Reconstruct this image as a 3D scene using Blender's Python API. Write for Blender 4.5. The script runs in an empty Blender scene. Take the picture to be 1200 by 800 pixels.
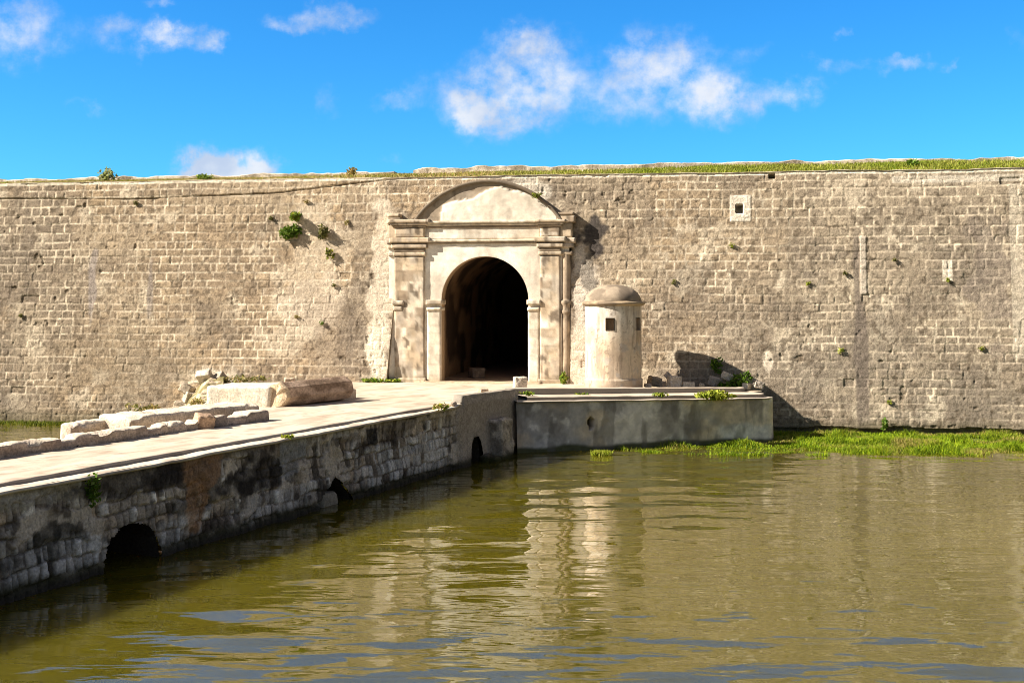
import bpy, math, random
import numpy as np
from mathutils import Vector

sc = bpy.context.scene
COL = sc.collection
R = math.radians

# ------------------------------------------------------------------ camera
F = 1400.0; HX, HY = 600.0, 355.0; EYE = 4.0
cam_d = bpy.data.cameras.new('camera'); cam = bpy.data.objects.new('camera', cam_d); COL.objects.link(cam)
cam.location = (0, 0, EYE); cam.rotation_euler = (R(90), 0, 0)
cam_d.sensor_width = 36; cam_d.lens = F/1200*36; cam_d.shift_y = -45/1200
cam_d.clip_start = .1; cam_d.clip_end = 6000
sc.camera = cam

# ------------------------------------------------------------------ sun, sky, exposure
SUN_EL, SUN_PHI = R(34.5), R(12.8)
to_sun = Vector((-math.cos(SUN_PHI)*math.cos(SUN_EL), -math.sin(SUN_PHI)*math.cos(SUN_EL), math.sin(SUN_EL)))
sd = bpy.data.lights.new('sun', 'SUN'); so = bpy.data.objects.new('sun', sd); COL.objects.link(so)
sd.energy = 5.0; sd.angle = R(.55); sd.color = (1.0, .90, .765)
so.rotation_euler = (-to_sun).to_track_quat('-Z', 'Y').to_euler(); so.location = (-30, -10, 30)

world = bpy.data.worlds.new('World'); sc.world = world; world.use_nodes = True
wn, wl = world.node_tree.nodes, world.node_tree.links
wn.clear()
def wnode(t, **kw):
    n = wn.new(t)
    for k, v in kw.items(): setattr(n, k, v)
    return n
def wmath(op, a, b=None, clamp=False):
    n = wnode('ShaderNodeMath', operation=op); n.use_clamp = clamp
    for i, v in enumerate((a, b)):
        if v is None: continue
        if isinstance(v, (int, float)): n.inputs[i].default_value = v
        else: wl.new(v, n.inputs[i])
    return n.outputs[0]
sky = wnode('ShaderNodeTexSky', sky_type='NISHITA')
sky.sun_disc = False; sky.sun_elevation = SUN_EL
sky.sun_rotation = math.atan2(to_sun.x, to_sun.y) % (2*math.pi)
sky.air_density = 1.0; sky.dust_density = .5; sky.ozone_density = 2.5
hs = wnode('ShaderNodeHueSaturation'); hs.inputs['Saturation'].default_value = 1.28; hs.inputs['Value'].default_value = 1.0
wl.new(sky.outputs[0], hs.inputs['Color'])
gm = wnode('ShaderNodeMix', data_type='RGBA', blend_type='MULTIPLY'); gm.inputs[0].default_value = 1
wl.new(hs.outputs[0], gm.inputs[6]); gm.inputs[7].default_value = (.30, .96, 1.40, 1)
tc = wnode('ShaderNodeTexCoord'); sep = wnode('ShaderNodeSeparateXYZ'); wl.new(tc.outputs['Generated'], sep.inputs[0])
ysafe = wmath('MAXIMUM', sep.outputs[1], .05)
U0 = wmath('MULTIPLY', wmath('DIVIDE', sep.outputs[0], ysafe), 14.0)       # direction of the clouds, in units of 1/14
V0 = wmath('MULTIPLY', wmath('DIVIDE', sep.outputs[2], ysafe), 14.0)
cmb = wnode('ShaderNodeCombineXYZ'); wl.new(U0, cmb.inputs[0]); wl.new(V0, cmb.inputs[1])
def wnoise(scale, detail, rough, off=0):
    n = wnode('ShaderNodeTexNoise'); n.inputs['Scale'].default_value = scale
    n.inputs['Detail'].default_value = detail; n.inputs['Roughness'].default_value = rough
    a = wnode('ShaderNodeVectorMath', operation='ADD'); a.inputs[1].default_value = (off, off*1.7, off*.3)
    wl.new(cmb.outputs[0], a.inputs[0]); wl.new(a.outputs[0], n.inputs['Vector'])
    return n.outputs[0]
wx = wmath('MULTIPLY', wmath('SUBTRACT', wnoise(1.6, 5, .62, 3.1), .5), 1.05)
wy = wmath('MULTIPLY', wmath('SUBTRACT', wnoise(1.6, 5, .62, 9.7), .5), .7)
U = wmath('ADD', U0, wx); V = wmath('ADD', V0, wy)
BLOBS = [  # cx, cy, rx, ry, density  (direction of each cloud)
 (15,48,56,40,.72),(30,15,60,14,.3),(150,42,60,20,.75),(205,48,34,15,.65),(250,53,22,13,.75),(390,14,58,15,.7),(345,26,45,11,.5),
 (180,2,30,8,.45),(112,129,20,10,.5),(80,128,14,7,.25),(385,118,24,20,.42),(622,52,52,26,.9),(560,104,62,34,.72),(640,100,58,34,.7),
 (582,140,50,26,1.0),(470,122,44,15,.5),(770,72,66,38,.9),(735,122,70,30,.5),(846,116,48,30,.95),(930,110,50,20,.7),
 (880,56,38,15,.36),(990,35,13,10,.4),(980,72,24,14,.5),(1052,76,50,12,.6),(1111,75,10,10,.45),(268,202,46,26,2.4),(455,192,30,12,.5),
 (1200,48,12,40,.3)]
acc = None
for cx, cy, rx, ry, d in BLOBS:
    dx = wmath('MULTIPLY', wmath('SUBTRACT', U, (cx-HX)/100), 100/rx*.95)
    dy = wmath('MULTIPLY', wmath('SUBTRACT', V, (HY-cy)/100), 100/ry*.92)
    r2 = wmath('ADD', wmath('MULTIPLY', dx, dx), wmath('MULTIPLY', dy, dy))
    g = wmath('MULTIPLY', wmath('EXPONENT', wmath('MULTIPLY', r2, -1.15)), d)
    acc = g if acc is None else wmath('ADD', acc, g)
fn = wnoise(2.4, 6, .6, 1.3)
dens = wmath('MULTIPLY', acc, wmath('ADD', wmath('MULTIPLY', fn, 2.5), -.42))
mr = wnode('ShaderNodeMapRange', interpolation_type='SMOOTHSTEP'); wl.new(dens, mr.inputs[0])
mr.inputs[1].default_value = .16; mr.inputs[2].default_value = 1.2; mr.inputs[3].default_value = 0; mr.inputs[4].default_value = .92
front = wmath('GREATER_THAN', sep.outputs[1], .06)
# invented cloud cover overhead and behind, out of view, added to neutralise the fill
n3 = wnode('ShaderNodeTexNoise'); n3.inputs['Scale'].default_value = 2.2; n3.inputs['Detail'].default_value = 5
wl.new(tc.outputs['Generated'], n3.inputs['Vector'])
m3 = wnode('ShaderNodeMapRange', interpolation_type='SMOOTHSTEP'); wl.new(n3.outputs[0], m3.inputs[0])
m3.inputs[1].default_value = .36; m3.inputs[2].default_value = .6; m3.inputs[3].default_value = .55; m3.inputs[4].default_value = .97
m4 = wnode('ShaderNodeMapRange', interpolation_type='SMOOTHSTEP'); wl.new(wmath('SUBTRACT', sep.outputs[1], wmath('MULTIPLY', sep.outputs[2], 1.1)), m4.inputs[0])
m4.inputs[1].default_value = .42; m4.inputs[2].default_value = .0; m4.inputs[3].default_value = 0; m4.inputs[4].default_value = 1
cm = wmath('MULTIPLY', mr.outputs[0], front)
cmix = wnode('ShaderNodeMix', data_type='RGBA'); wl.new(cm, cmix.inputs[0]); wl.new(gm.outputs[2], cmix.inputs[6])
csh = wnode('ShaderNodeMix', data_type='RGBA')
m5 = wnode('ShaderNodeMapRange', interpolation_type='SMOOTHSTEP'); wl.new(wnoise(1.5, 4, .5, 6.1), m5.inputs[0]); m5.inputs[1].default_value = .36; m5.inputs[2].default_value = .62
wl.new(m5.outputs[0], csh.inputs[0]); csh.inputs[6].default_value = (3.9, 4.5, 5.7, 1); csh.inputs[7].default_value = (6.0, 6.2, 6.6, 1)
wl.new(csh.outputs[2], cmix.inputs[7])
bg = wnode('ShaderNodeBackground'); bg.inputs['Strength'].default_value = .06
bmix = wnode('ShaderNodeMix', data_type='RGBA'); wl.new(wmath('MULTIPLY', m3.outputs[0], m4.outputs[0]), bmix.inputs[0])
wl.new(cmix.outputs[2], bmix.inputs[6]); bmix.inputs[7].default_value = (1.45, 1.36, 1.26, 1)      # grey of the added cloud, tuned as neutral fill
wl.new(bmix.outputs[2], bg.inputs['Color'])
wo = wnode('ShaderNodeOutputWorld'); wl.new(bg.outputs[0], wo.inputs[0])

sc.view_settings.view_transform = 'Standard'; sc.view_settings.look = 'None'
sc.view_settings.exposure = 1.3; sc.view_settings.gamma = 1; sc.view_settings.use_curve_mapping = False
sc.render.engine = 'CYCLES'
sc.cycles.max_bounces = 6; sc.cycles.diffuse_bounces = 3; sc.cycles.glossy_bounces = 3
sc.cycles.filter_width = .95; sc.cycles.use_denoising = True; sc.cycles.caustics_reflective = False; sc.cycles.caustics_refractive = False

# ------------------------------------------------------------------ noise
def _hash(ix, iy, iz, seed):
    h = (ix.astype(np.int64)*374761393 + iy.astype(np.int64)*668265263 + iz.astype(np.int64)*2147483647 + seed*1274126177) & 0xffffffff
    h = ((h ^ (h >> 13))*1274126177) & 0xffffffff
    h = ((h ^ (h >> 16))*2246822519) & 0xffffffff
    return ((h ^ (h >> 15)) & 0xffffff)/float(0xffffff)
def vnoise(x, y, z=0.0, seed=0):
    x = np.asarray(x, float); y = np.asarray(y, float); z = np.asarray(z, float) + 0*x
    y = y + 0*x
    ix, iy, iz = np.floor(x), np.floor(y), np.floor(z)
    fx, fy, fz = x-ix, y-iy, z-iz
    fx, fy, fz = [f*f*f*(f*(f*6-15)+10) for f in (fx, fy, fz)]
    o = 0
    for a in (0, 1):
        for b in (0, 1):
            for c in (0, 1):
                w = (fx if a else 1-fx)*(fy if b else 1-fy)*(fz if c else 1-fz)
                o = o + w*_hash(ix+a, iy+b, iz+c, seed)
    return o
def fbm(x, y, z=0.0, oct=4, seed=0, gain=.5):
    o, a, t, f = 0, 1, 0, 1
    for k in range(oct):
        o = o + a*vnoise(np.asarray(x)*f+k*17.3, np.asarray(y)*f-k*9.1, np.asarray(z)*f+k*3.7, seed+k); t += a; a *= gain; f *= 2.03
    return o/t
def sstep(a, b, x):
    t = np.clip((x-a)/(b-a), 0, 1); return t*t*(3-2*t)
def mixc(c, d, t):
    t = np.asarray(t)[..., None]; return c*(1-t) + np.asarray(d)*t

# ------------------------------------------------------------------ materials
def mat_attr(name, rough=.92, fine=60, famp=.35, bump=.25, bdist=.01, mid=9, mamp=.25):
    m = bpy.data.materials.new(name); m.use_nodes = True
    n, l = m.node_tree.nodes, m.node_tree.links
    b = n['Principled BSDF']; b.inputs['Roughness'].default_value = rough
    b.inputs['Specular IOR Level'].default_value = .15
    a = n.new('ShaderNodeAttribute'); a.attribute_name = 'Col'
    tc = n.new('ShaderNodeTexCoord')
    n1 = n.new('ShaderNodeTexNoise'); n1.inputs['Scale'].default_value = fine; n1.inputs['Detail'].default_value = 4
    n2 = n.new('ShaderNodeTexNoise'); n2.inputs['Scale'].default_value = mid; n2.inputs['Detail'].default_value = 5; n2.inputs['Roughness'].default_value = .65
    for q in (n1, n2): l.new(tc.outputs['Object'], q.inputs['Vector'])
    def mr(src, lo, hi):
        r = n.new('ShaderNodeMapRange'); r.inputs[1].default_value = .3; r.inputs[2].default_value = .7
        r.inputs[3].default_value = lo; r.inputs[4].default_value = hi; l.new(src, r.inputs[0]); return r.outputs[0]
    mu = n.new('ShaderNodeMath'); mu.operation = 'MULTIPLY'
    l.new(mr(n1.outputs[0], 1-famp, 1+famp), mu.inputs[0]); l.new(mr(n2.outputs[0], 1-mamp, 1+mamp), mu.inputs[1])
    mx = n.new('ShaderNodeVectorMath'); mx.operation = 'SCALE'
    l.new(a.outputs['Color'], mx.inputs[0]); l.new(mu.outputs[0], mx.inputs['Scale'])
    l.new(mx.outputs[0], b.inputs['Base Color'])
    if bump:
        bp = n.new('ShaderNodeBump'); bp.inputs['Strength'].default_value = bump; bp.inputs['Distance'].default_value = bdist
        l.new(n1.outputs[0], bp.inputs['Height']); l.new(bp.outputs[0], b.inputs['Normal'])
    return m
M_STONE = mat_attr('weathered_masonry', bump=.6, bdist=.02, fine=26, famp=.3, mamp=.24)
M_PLASTER = mat_attr('old_lime_plaster', fine=45, famp=.10, bump=.3, mamp=.12)
M_PAVE = mat_attr('sandy_paving', fine=30, famp=.07, bump=.25, mid=4, mamp=.06)
M_SOIL = mat_attr('soil', fine=30, famp=.3, bump=.6, bdist=.03)
def mat_leaf():
    m = mat_attr('leaf_green', rough=.6, fine=20, famp=.15, bump=0, mamp=.1)
    n, l = m.node_tree.nodes, m.node_tree.links
    b = n['Principled BSDF']; out = n['Material Output']
    tr = n.new('ShaderNodeBsdfTranslucent'); l.new(b.inputs['Base Color'].links[0].from_socket, tr.inputs[0])
    mx = n.new('ShaderNodeMixShader'); mx.inputs[0].default_value = .3
    l.new(b.outputs[0], mx.inputs[1]); l.new(tr.outputs[0], mx.inputs[2]); l.new(mx.outputs[0], out.inputs[0])
    return m
M_LEAF = mat_leaf()
def mat_water():
    m = bpy.data.materials.new('murky_water'); m.use_nodes = True
    n, l = m.node_tree.nodes, m.node_tree.links
    b = n['Principled BSDF']
    b.inputs['Roughness'].default_value = .015; b.inputs['IOR'].default_value = 1.6
    tc = n.new('ShaderNodeTexCoord')
    nz = n.new('ShaderNodeTexNoise'); nz.inputs['Scale'].default_value = .16; nz.inputs['Detail'].default_value = 4
    l.new(tc.outputs['Object'], nz.inputs['Vector'])
    cr = n.new('ShaderNodeValToRGB')
    cr.color_ramp.elements[0].position = .3; cr.color_ramp.elements[0].color = (.062, .055, .004, 1)
    cr.color_ramp.elements[1].position = .7; cr.color_ramp.elements[1].color = (.094, .079, .008, 1)
    l.new(nz.outputs[0], cr.inputs[0]); l.new(cr.outputs[0], b.inputs['Base Color'])
    b.inputs['Subsurface Weight'].default_value = 1; b.subsurface_method = 'BURLEY'
    b.inputs['Subsurface Radius'].default_value = (1.0, .9, .5); b.inputs['Subsurface Scale'].default_value = 2.0
    mp = n.new('ShaderNodeMapping'); mp.inputs['Scale'].default_value = (1.3, 4.2, 1); l.new(tc.outputs['Object'], mp.inputs[0])
    mp.inputs['Rotation'].default_value = (0, 0, R(6))
    n2 = n.new('ShaderNodeTexNoise'); n2.inputs['Scale'].default_value = 1.0; n2.inputs['Detail'].default_value = 2; n2.inputs['Roughness'].default_value = .35
    n2.inputs['Distortion'].default_value = .6
    l.new(mp.outputs[0], n2.inputs['Vector'])
    bp = n.new('ShaderNodeBump'); bp.inputs['Strength'].default_value = 1; bp.inputs['Distance'].default_value = .010
    l.new(n2.outputs[0], bp.inputs['Height']); l.new(bp.outputs[0], b.inputs['Normal'])
    return m
M_WATER = mat_water()

# ------------------------------------------------------------------ mesh helpers
OFF = {}
def mk(name, verts, faces, mat, parent=None, col=None, smooth=False):
    v = np.asarray(verts, float).reshape(-1, 3)
    off = np.array(OFF.get(parent.name, (0, 0, 0))) if parent else np.zeros(3)
    base = np.zeros(3)
    if parent is None:
        base = np.array([v[:, 0].mean(), v[:, 1].mean(), v[:, 2].min()]) if len(v) else base
        off = base
    v = v - off
    me = bpy.data.meshes.new(name)
    fa = faces
    if isinstance(fa, np.ndarray):
        k = fa.shape[1]
        me.vertices.add(len(v)); me.vertices.foreach_set('co', v.ravel())
        me.loops.add(fa.size); me.loops.foreach_set('vertex_index', fa.ravel().astype(np.int32))
        me.polygons.add(len(fa)); me.polygons.foreach_set('loop_start', np.arange(0, fa.size, k, dtype=np.int32))
        me.polygons.foreach_set('loop_total', np.full(len(fa), k, np.int32))
        me.update(calc_edges=True)
    else:
        me.from_pydata([tuple(p) for p in v], [], [tuple(int(i) for i in f) for f in faces]); me.update()
    if col is not None:
        c = np.asarray(col, float)
        if c.ndim == 1: c = np.tile(c, (len(v), 1))
        c = c.reshape(-1, 3)
        a = me.color_attributes.new('Col', 'FLOAT_COLOR', 'POINT')
        a.data.foreach_set('color', np.concatenate([np.clip(c, 0, 1), np.ones((len(c), 1))], 1).ravel().astype(np.float32))
    me.materials.append(mat)
    if smooth: me.polygons.foreach_set('use_smooth', np.ones(len(me.polygons), bool))
    me.validate()
    o = bpy.data.objects.new(name, me); COL.objects.link(o)
    if parent: o.parent = parent
    else: o.location = base
    OFF[o.name] = off
    return o
def thing(name, label, cat, loc, group=None):
    o = bpy.data.objects.new(name, None); COL.objects.link(o); o.location = loc; o.empty_display_size = .2
    OFF[o.name] = np.array(loc, float)
    return tag(o, label, cat, group)
def tag(o, label, cat, group=None):
    o['label'] = label; o['category'] = cat
    if group: o['group'] = group
    return o
def kind(o, k): o['kind'] = k; return o
def grid_faces(nu, nv, flip=False):
    i = np.arange(nu-1)[:, None]*nv + np.arange(nv-1)[None]
    f = np.stack([i, i+nv, i+nv+1, i+1], -1).reshape(-1, 4)
    return f[:, ::-1] if flip else f
def compact(v, f, c):
    used = np.zeros(len(v), bool); used[f.ravel()] = True
    idx = np.cumsum(used)-1
    return v[used], idx[f], c[used]
def grid(name, P, mat, parent=None, col=None, keep=None, flip=False, smooth=False):
    nu, nv = P.shape[:2]
    f = grid_faces(nu, nv, flip); v = P.reshape(-1, 3)
    c = np.asarray(col, float)
    c = np.tile(c, (len(v), 1)) if c.ndim == 1 else c.reshape(-1, 3)
    if keep is not None:
        kf = keep.reshape(-1)[f].all(1); v, f, c = compact(v, f[kf], c)
    return mk(name, v, f, mat, parent, c, smooth)
def join(parts):
    vs, fs, cs, n = [], [], [], 0
    for v, f, c in parts:
        vs.append(v); fs.append(f+n); cs.append(c); n += len(v)
    return np.concatenate(vs), np.concatenate(fs), np.concatenate(cs)

def subbox(a, b, step):
    """a subdivided box between corners a and b: verts (merged) and quads"""
    a, b = np.array(a, float), np.array(b, float)
    n = np.maximum(1, np.minimum(140, np.ceil((b-a)/step))).astype(int)
    ids, V, Fq = {}, [], []
    def vid(i, j, k):
        key = (i, j, k)
        if key not in ids:
            ids[key] = len(V); V.append(a + (b-a)*np.array([i/n[0], j/n[1], k/n[2]]))
        return ids[key]
    for ax in range(3):
        u, w = (ax+1) % 3, (ax+2) % 3
        for side in (0, n[ax]):
            for p in range(n[u]):
                for q in range(n[w]):
                    def at(pp, qq):
                        c = [0, 0, 0]; c[ax] = side; c[u] = pp; c[w] = qq; return vid(*c)
                    qd = [at(p, q), at(p+1, q), at(p+1, q+1), at(p, q+1)]
                    Fq.append(qd if side else qd[::-1])
    return np.array(V), np.array(Fq)
def round_corners(V, a, b, r):
    """pull the edges of a box in, so that they read as worn"""
    a, b = np.array(a, float), np.array(b, float)
    lo, hi = a+r, b-r
    lo, hi = np.minimum(lo, (a+b)/2), np.maximum(hi, (a+b)/2)
    q = np.clip(V, lo, hi); d = V-q; L = np.linalg.norm(d, axis=1, keepdims=True)
    m = np.abs(d).max(1, keepdims=True)
    return q + np.where(L > 1e-9, d/np.maximum(L, 1e-9)*np.minimum(L, np.maximum(m, 1e-9)), 0)
def worn(a, b, step=.08, r=.02, amp=.012, seed=0, freq=3.0):
    V, Fq = subbox(a, b, step)
    W = round_corners(V, a, b, r)
    s = seed*7.7
    d = np.stack([fbm(V[:, 0]*freq+s, V[:, 1]*freq, V[:, 2]*freq, 3, seed+k*5)-.5 for k in range(3)], 1)*2*amp
    return W + d, Fq

# ------------------------------------------------------------------ the wall's frame of reference
AW = math.atan(.141); CA, SA = math.cos(AW), math.sin(AW)
E = np.array([CA, -SA, 0]); NW = np.array([-SA, -CA, 0])          # along the wall to the right, and out of the wall
C0, BAT = 37.75, .11                                              # foot of the wall, batter per metre
ZTOP = 8.13
GC = 38.2                                                         # plane of the gateway's recessed wall
def G(u, h, z, c=GC):
    u, h, z = np.broadcast_arrays(np.asarray(u, float), np.asarray(h, float), np.asarray(z, float))
    c = np.asarray(c, float)
    k = (h - c*CA)
    return np.stack([u*E[0]+NW[0]*k, u*E[1]+NW[1]*k, z], -1)
def wp(px, py, c=GC):
    Z = c/(1+.141*(px-HX)/F); X = (px-HX)/F*Z
    return X*CA - Z*SA, EYE-(py-HY)*Z/F
def up(px, c=GC): return wp(px, 300, c)[0]
def wallc(z): return C0 + BAT*np.clip(z, -1, 9)
def wpw(px, py):
    c = C0
    for _ in range(4): u, z = wp(px, py, c); c = C0+BAT*z
    return u, z

def masonry(Uc, Zc, ch, bw, seed, wav=.03, joint=.02):
    """irregular coursed stone: block id, distance to the nearest joint, random number per block"""
    rng = np.random.RandomState(seed)
    Zw = Zc + wav*(fbm(Uc*.35, Zc*.5, 0, 2, seed)-.5)*2 + .007*(fbm(Uc*5, Zc*5, 0, 2, seed+3)-.5)*2
    Uw = Uc + .012*(fbm(Uc*4, Zc*4, 3, 2, seed+4)-.5)*2
    z0, z1 = Zc.min()-1, Zc.max()+1
    b = [z0]
    while b[-1] < z1: b.append(b[-1] + ch*rng.uniform(.8, 1.22))
    b = np.array(b); k = np.clip(np.searchsorted(b, Zw)-1, 0, len(b)-2)
    dz = np.minimum(Zw-b[k], b[k+1]-Zw)
    du = np.zeros_like(Uc); bid = np.zeros(Uc.shape, int)
    umin, umax = Uc.min()-2, Uc.max()+2
    for c in np.unique(k):
        m = k == c
        w = []; x = umin - rng.uniform(0, bw)
        while x < umax: w.append(x); x += bw*rng.choice([rng.uniform(.5, .9), rng.uniform(.8, 1.2), rng.uniform(1.2, 1.7)])
        w = np.array(w+[umax+5]); j = np.clip(np.searchsorted(w, Uw[m])-1, 0, len(w)-2)
        du[m] = np.minimum(Uw[m]-w[j], w[j+1]-Uw[m]); bid[m] = c*5000 + j
    d = np.minimum(dz, du)
    r1 = _hash(bid, bid*0, bid*0, seed+11); r2 = _hash(bid, bid*0+7, bid*0, seed+12)
    return d, dz, du, r1, r2

# ------------------------------------------------------------------ ground and water
def flat(x0, x1, y0, y1, z): return np.array([[x0, y0, z], [x1, y0, z], [x1, y1, z], [x0, y1, z]], float), np.array([[0, 1, 2, 3]])
v, f = flat(-2500, 2500, -2500, 2500, -1.2)
kind(mk('ground', v, f, M_SOIL, None, (.22, .17, .1)), 'structure')

xs = np.concatenate([[-90, -60, -40, -28], np.arange(-21, 21.01, .065), [28, 40, 60, 90]])
ys = np.concatenate([[-60, -30, -10, 0, 5], np.arange(8.5, 37.5, .065), [39, 42, 45]])
X, Y = np.meshgrid(xs, ys, indexing='ij')
rng = np.random.RandomState(5)
H = np.zeros_like(X)
for k in range(64):
    lam = rng.uniform(.36, 1.5)
    th = R(90) + rng.normal(R(8), R(30))
    kx, ky = math.cos(th)*2*math.pi/lam, math.sin(th)*2*math.pi/lam
    slope = .0060*min(1, lam/.8)
    amp = slope*lam/(2*math.pi)
    H += amp*np.sin(kx*X+ky*Y+rng.uniform(0, 6.28))
patch = .35 + 1.15*fbm(X*.11, Y*.16, 0, 3, 71)**1.2
near = 1 + .35*sstep(20, 11, Y)
H *= patch*near*sstep(5, 9, Y)*sstep(24, 20, np.abs(X))
kind(grid('moat_water', np.stack([X, Y, H], -1), M_WATER, None, (0.1, .1, .1), smooth=True), 'structure')

# ------------------------------------------------------------------ rampart wall
rampart = thing('rampart_wall', 'long battered fortress wall of weathered tan stone blocks behind the moat', 'rampart wall', (0, 37.75, 0))
STEP = .027
us = np.arange(-28.5, 16.5, STEP); zs = np.arange(-.4, ZTOP+.001, STEP)
Uw, Zw = np.meshgrid(us, zs, indexing='ij')
topn = .05*(fbm(us*.6, us*0, 0, 3, 31)-.5)
d, dz, du, r1, r2 = masonry(Uw, Zw, .262, .40, 3)
n_big = fbm(Uw*.22, Zw*.3, 0, 4, 41); n_mid = fbm(Uw*1.1, Zw*1.3, 0, 4, 42); n_fine = fbm(Uw*6, Zw*6, 0, 3, 43)
erode = sstep(.42, .62, n_mid)
joint = 1-sstep(.010, .026+.028*n_fine, d)
rel = (r1-.5)*.014*(.4+erode) - joint*.010*(.15+erode) + (n_fine-.5)*.016 + (fbm(Uw*2.2, Zw*2.2, 0, 3, 44)-.5)*.014
rel += (fbm(Uw*15, Zw*15, 0, 2, 45)-.5)*.013
# missing stones and small pits
pits = sstep(.77, .81, fbm(Uw*3.3, Zw*3.6, 0, 3, 46)) * sstep(.35, .6, n_big)
rel -= pits*.025
gone = (r2 > .997) & (d > .02) & (Zw > .4)
rel -= gone*.03
# the ruled groove high on the left that sinks into a crack near the gate
gx = [0, 170, 330, 400, 440, 482]; gy = [233, 233, 226, 217, 212, 208]
gp = [wpw(a, b) for a, b in zip(gx, gy)]
gz = np.interp(us, [-40]+[p[0] for p in gp], [gp[0][1]+.05]+[p[1] for p in gp])
gd = np.abs(Zw - gz[:, None] - .02*(fbm(Uw*2, Zw*0, 0, 2, 47)-.5))
gw = (Uw < gp[-1][0])
rel -= gw*(1-sstep(.008, .03, gd))*.035
rel += gw*(Zw > gz[:, None])*.018
# loophole and drain
def box_mask(x0, x1, y0, y1):
    a, b = wpw(x0, y1), wpw(x1, y0)
    return (Uw > a[0]) & (Uw < b[0]) & (Zw > a[1]) & (Zw < b[1])
hole1 = box_mask(862.5, 871, 240, 250); hole2 = box_mask(901.5, 908.5, 203, 209)
rel = np.where(hole1 | hole2, -.6, rel)
# colours
stone = np.array([.305, .233, .158]); c = np.tile(stone, Uw.shape+(1,))
c = mixc(c, (.45, .35, .235), sstep(.35, 1, r1)*.6)
c = mixc(c, (.21, .165, .118), sstep(.5, 1, r2)*.45)
c = mixc(c, (.43, .31, .185), sstep(.5, .7, fbm(Uw*.5+40, Zw*.5, 0, 3, 48))*.4)
c = mixc(c, (.235, .195, .15), sstep(.46, .66, n_big)*.6)
grey_r = sstep(-3, 6, Uw)*.45
c = mixc(c, (.28, .243, .192), grey_r*1.3)
mort = joint*sstep(.36, .56, fbm(Uw*.9+9, Zw*1.6, 0, 3, 49))*np.where(Zw > 4.8, 1, .7)
mort2 = joint*sstep(.40, .56, fbm(Uw*1.1+3, Zw*1.1, 0, 3, 50))*.75
mm = np.clip(mort+mort2, 0, 1)
c = mixc(c, (.62, .525, .395), mm*.9)
c = mixc(c, (.11, .08, .055), joint*(1-mm)*.4)
c = c*(.62+.76*fbm(Uw*8, Zw*8, 0, 4, 57, .65))[..., None]
lime = sstep(.60, .72, fbm(Uw*1.3+20, Zw*1.3, 0, 4, 51))
c = mixc(c, (.64, .55, .42), lime*.55)
dark = sstep(.54, .70, fbm(Uw*2.0, Zw*.22, 0, 4, 52))*sstep(.35, .6, n_big)
c = mixc(c, (.185, .15, .115), dark*.55)
c = mixc(c, (.185, .152, .118), sstep(.50, .64, fbm(Uw*.45+70, Zw*.6, 0, 5, 58, .6))*.5)
c = mixc(c, (.44, .36, .26), sstep(.52, .66, fbm(Uw*.6+90, Zw*.8, 0, 5, 59, .6))*.4)
speck = sstep(.64, .74, fbm(Uw*8, Zw*8, 0, 2, 53)); c = mixc(c, (.10, .075, .05), speck*.6)
c = mixc(c, (.13, .10, .065), pits*.5)
def paint(px, py, rx, ry, col, amt, seed=60, fr=1.6):
    global c
    u0, z0 = wpw(px, py); s = .0272
    dd = np.sqrt(((Uw-u0)/(rx*s))**2 + ((Zw-z0)/(ry*s))**2) + (fbm(Uw*fr, Zw*fr, 0, 4, seed)-.5)*1.5
    c = mixc(c, col, sstep(1.1, .7, dd)*amt)
def pbox(x0, x1, y0, y1, col, amt):
    global c
    m = box_mask(x0, x1, y0, y1)
    c = mixc(c, col, m*amt*(.55+.6*n_fine))
paint(370, 290, 40, 75, (.58, .49, .37), .55, 61); paint(360, 360, 45, 40, (.60, .51, .4), .5, 62)
paint(447, 330, 16, 110, (.66, .57, .45), .75, 63, 2.5); paint(441, 420, 14, 45, (.70, .62, .49), .85, 64)
paint(686, 345, 15, 60, (.62, .55, .46), .85, 65, 2.5); paint(680, 420, 16, 40, (.66, .57, .46), .75, 66)
paint(694, 275, 16, 26, (.045, .04, .04), .9, 67, 3.0); paint(690, 318, 10, 22, (.06, .055, .05), .6, 68, 3.5)
paint(245, 440, 30, 16, (.68, .6, .48), .7, 69); paint(330, 400, 40, 20, (.6, .52, .4), .5, 70)
paint(108, 340, 6, 45, (.29, .25, .225), .8, 72); paint(176, 335, 4, 35, (.27, .23, .2), .7, 73)
paint(1010, 430, 7, 95, (.16, .13, .108), .75, 74, .9); paint(1004, 330, 5, 50, (.17, .14, .115), .7, 83, .9); paint(1160, 330, 28, 70, (.23, .19, .16), .5, 75)
paint(615, 222, 26, 16, (.66, .6, .5), .6, 76); paint(150, 420, 100, 40, (.26, .205, .14), .35, 77)
paint(901, 424, 5, 11, (.66, .57, .45), .8, 78); paint(815, 440, 35, 20, (.19, .16, .13), .45, 79)  # painted shade: last patch deepens the sentry box's cast shadow
pbox(855, 880, 228, 260, (.72, .65, .54), 1); pbox(1008.5, 1014.5, 277, 345, (.50, .44, .36), .9)
pbox(1188, 1197, 215, 420, (.60, .53, .42), .6); pbox(1104, 1116, 305, 330, (.7, .62, .5), 1)
pbox(640, 1200, 196, 209, (.70, .63, .5), .85); pbox(1045, 1200, 204, 214, (.66, .60, .5), .65)
rel += box_mask(1008.5, 1014.5, 277, 345)*.02 + box_mask(855, 880, 228, 260)*.015*(1-(hole1 | hole2))
algae = sstep(.45, .05, Zw - .25*fbm(Uw*1.5, Zw*0, 0, 3, 80))
c = mixc(c, (.10, .085, .045), algae*.6)
c = mixc(c, (.80, .72, .58), sstep(ZTOP-.11, ZTOP-.07, Zw+.03*n_fine)*.9)  # pale top edge: sun catching the rim, put into the colour
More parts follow.
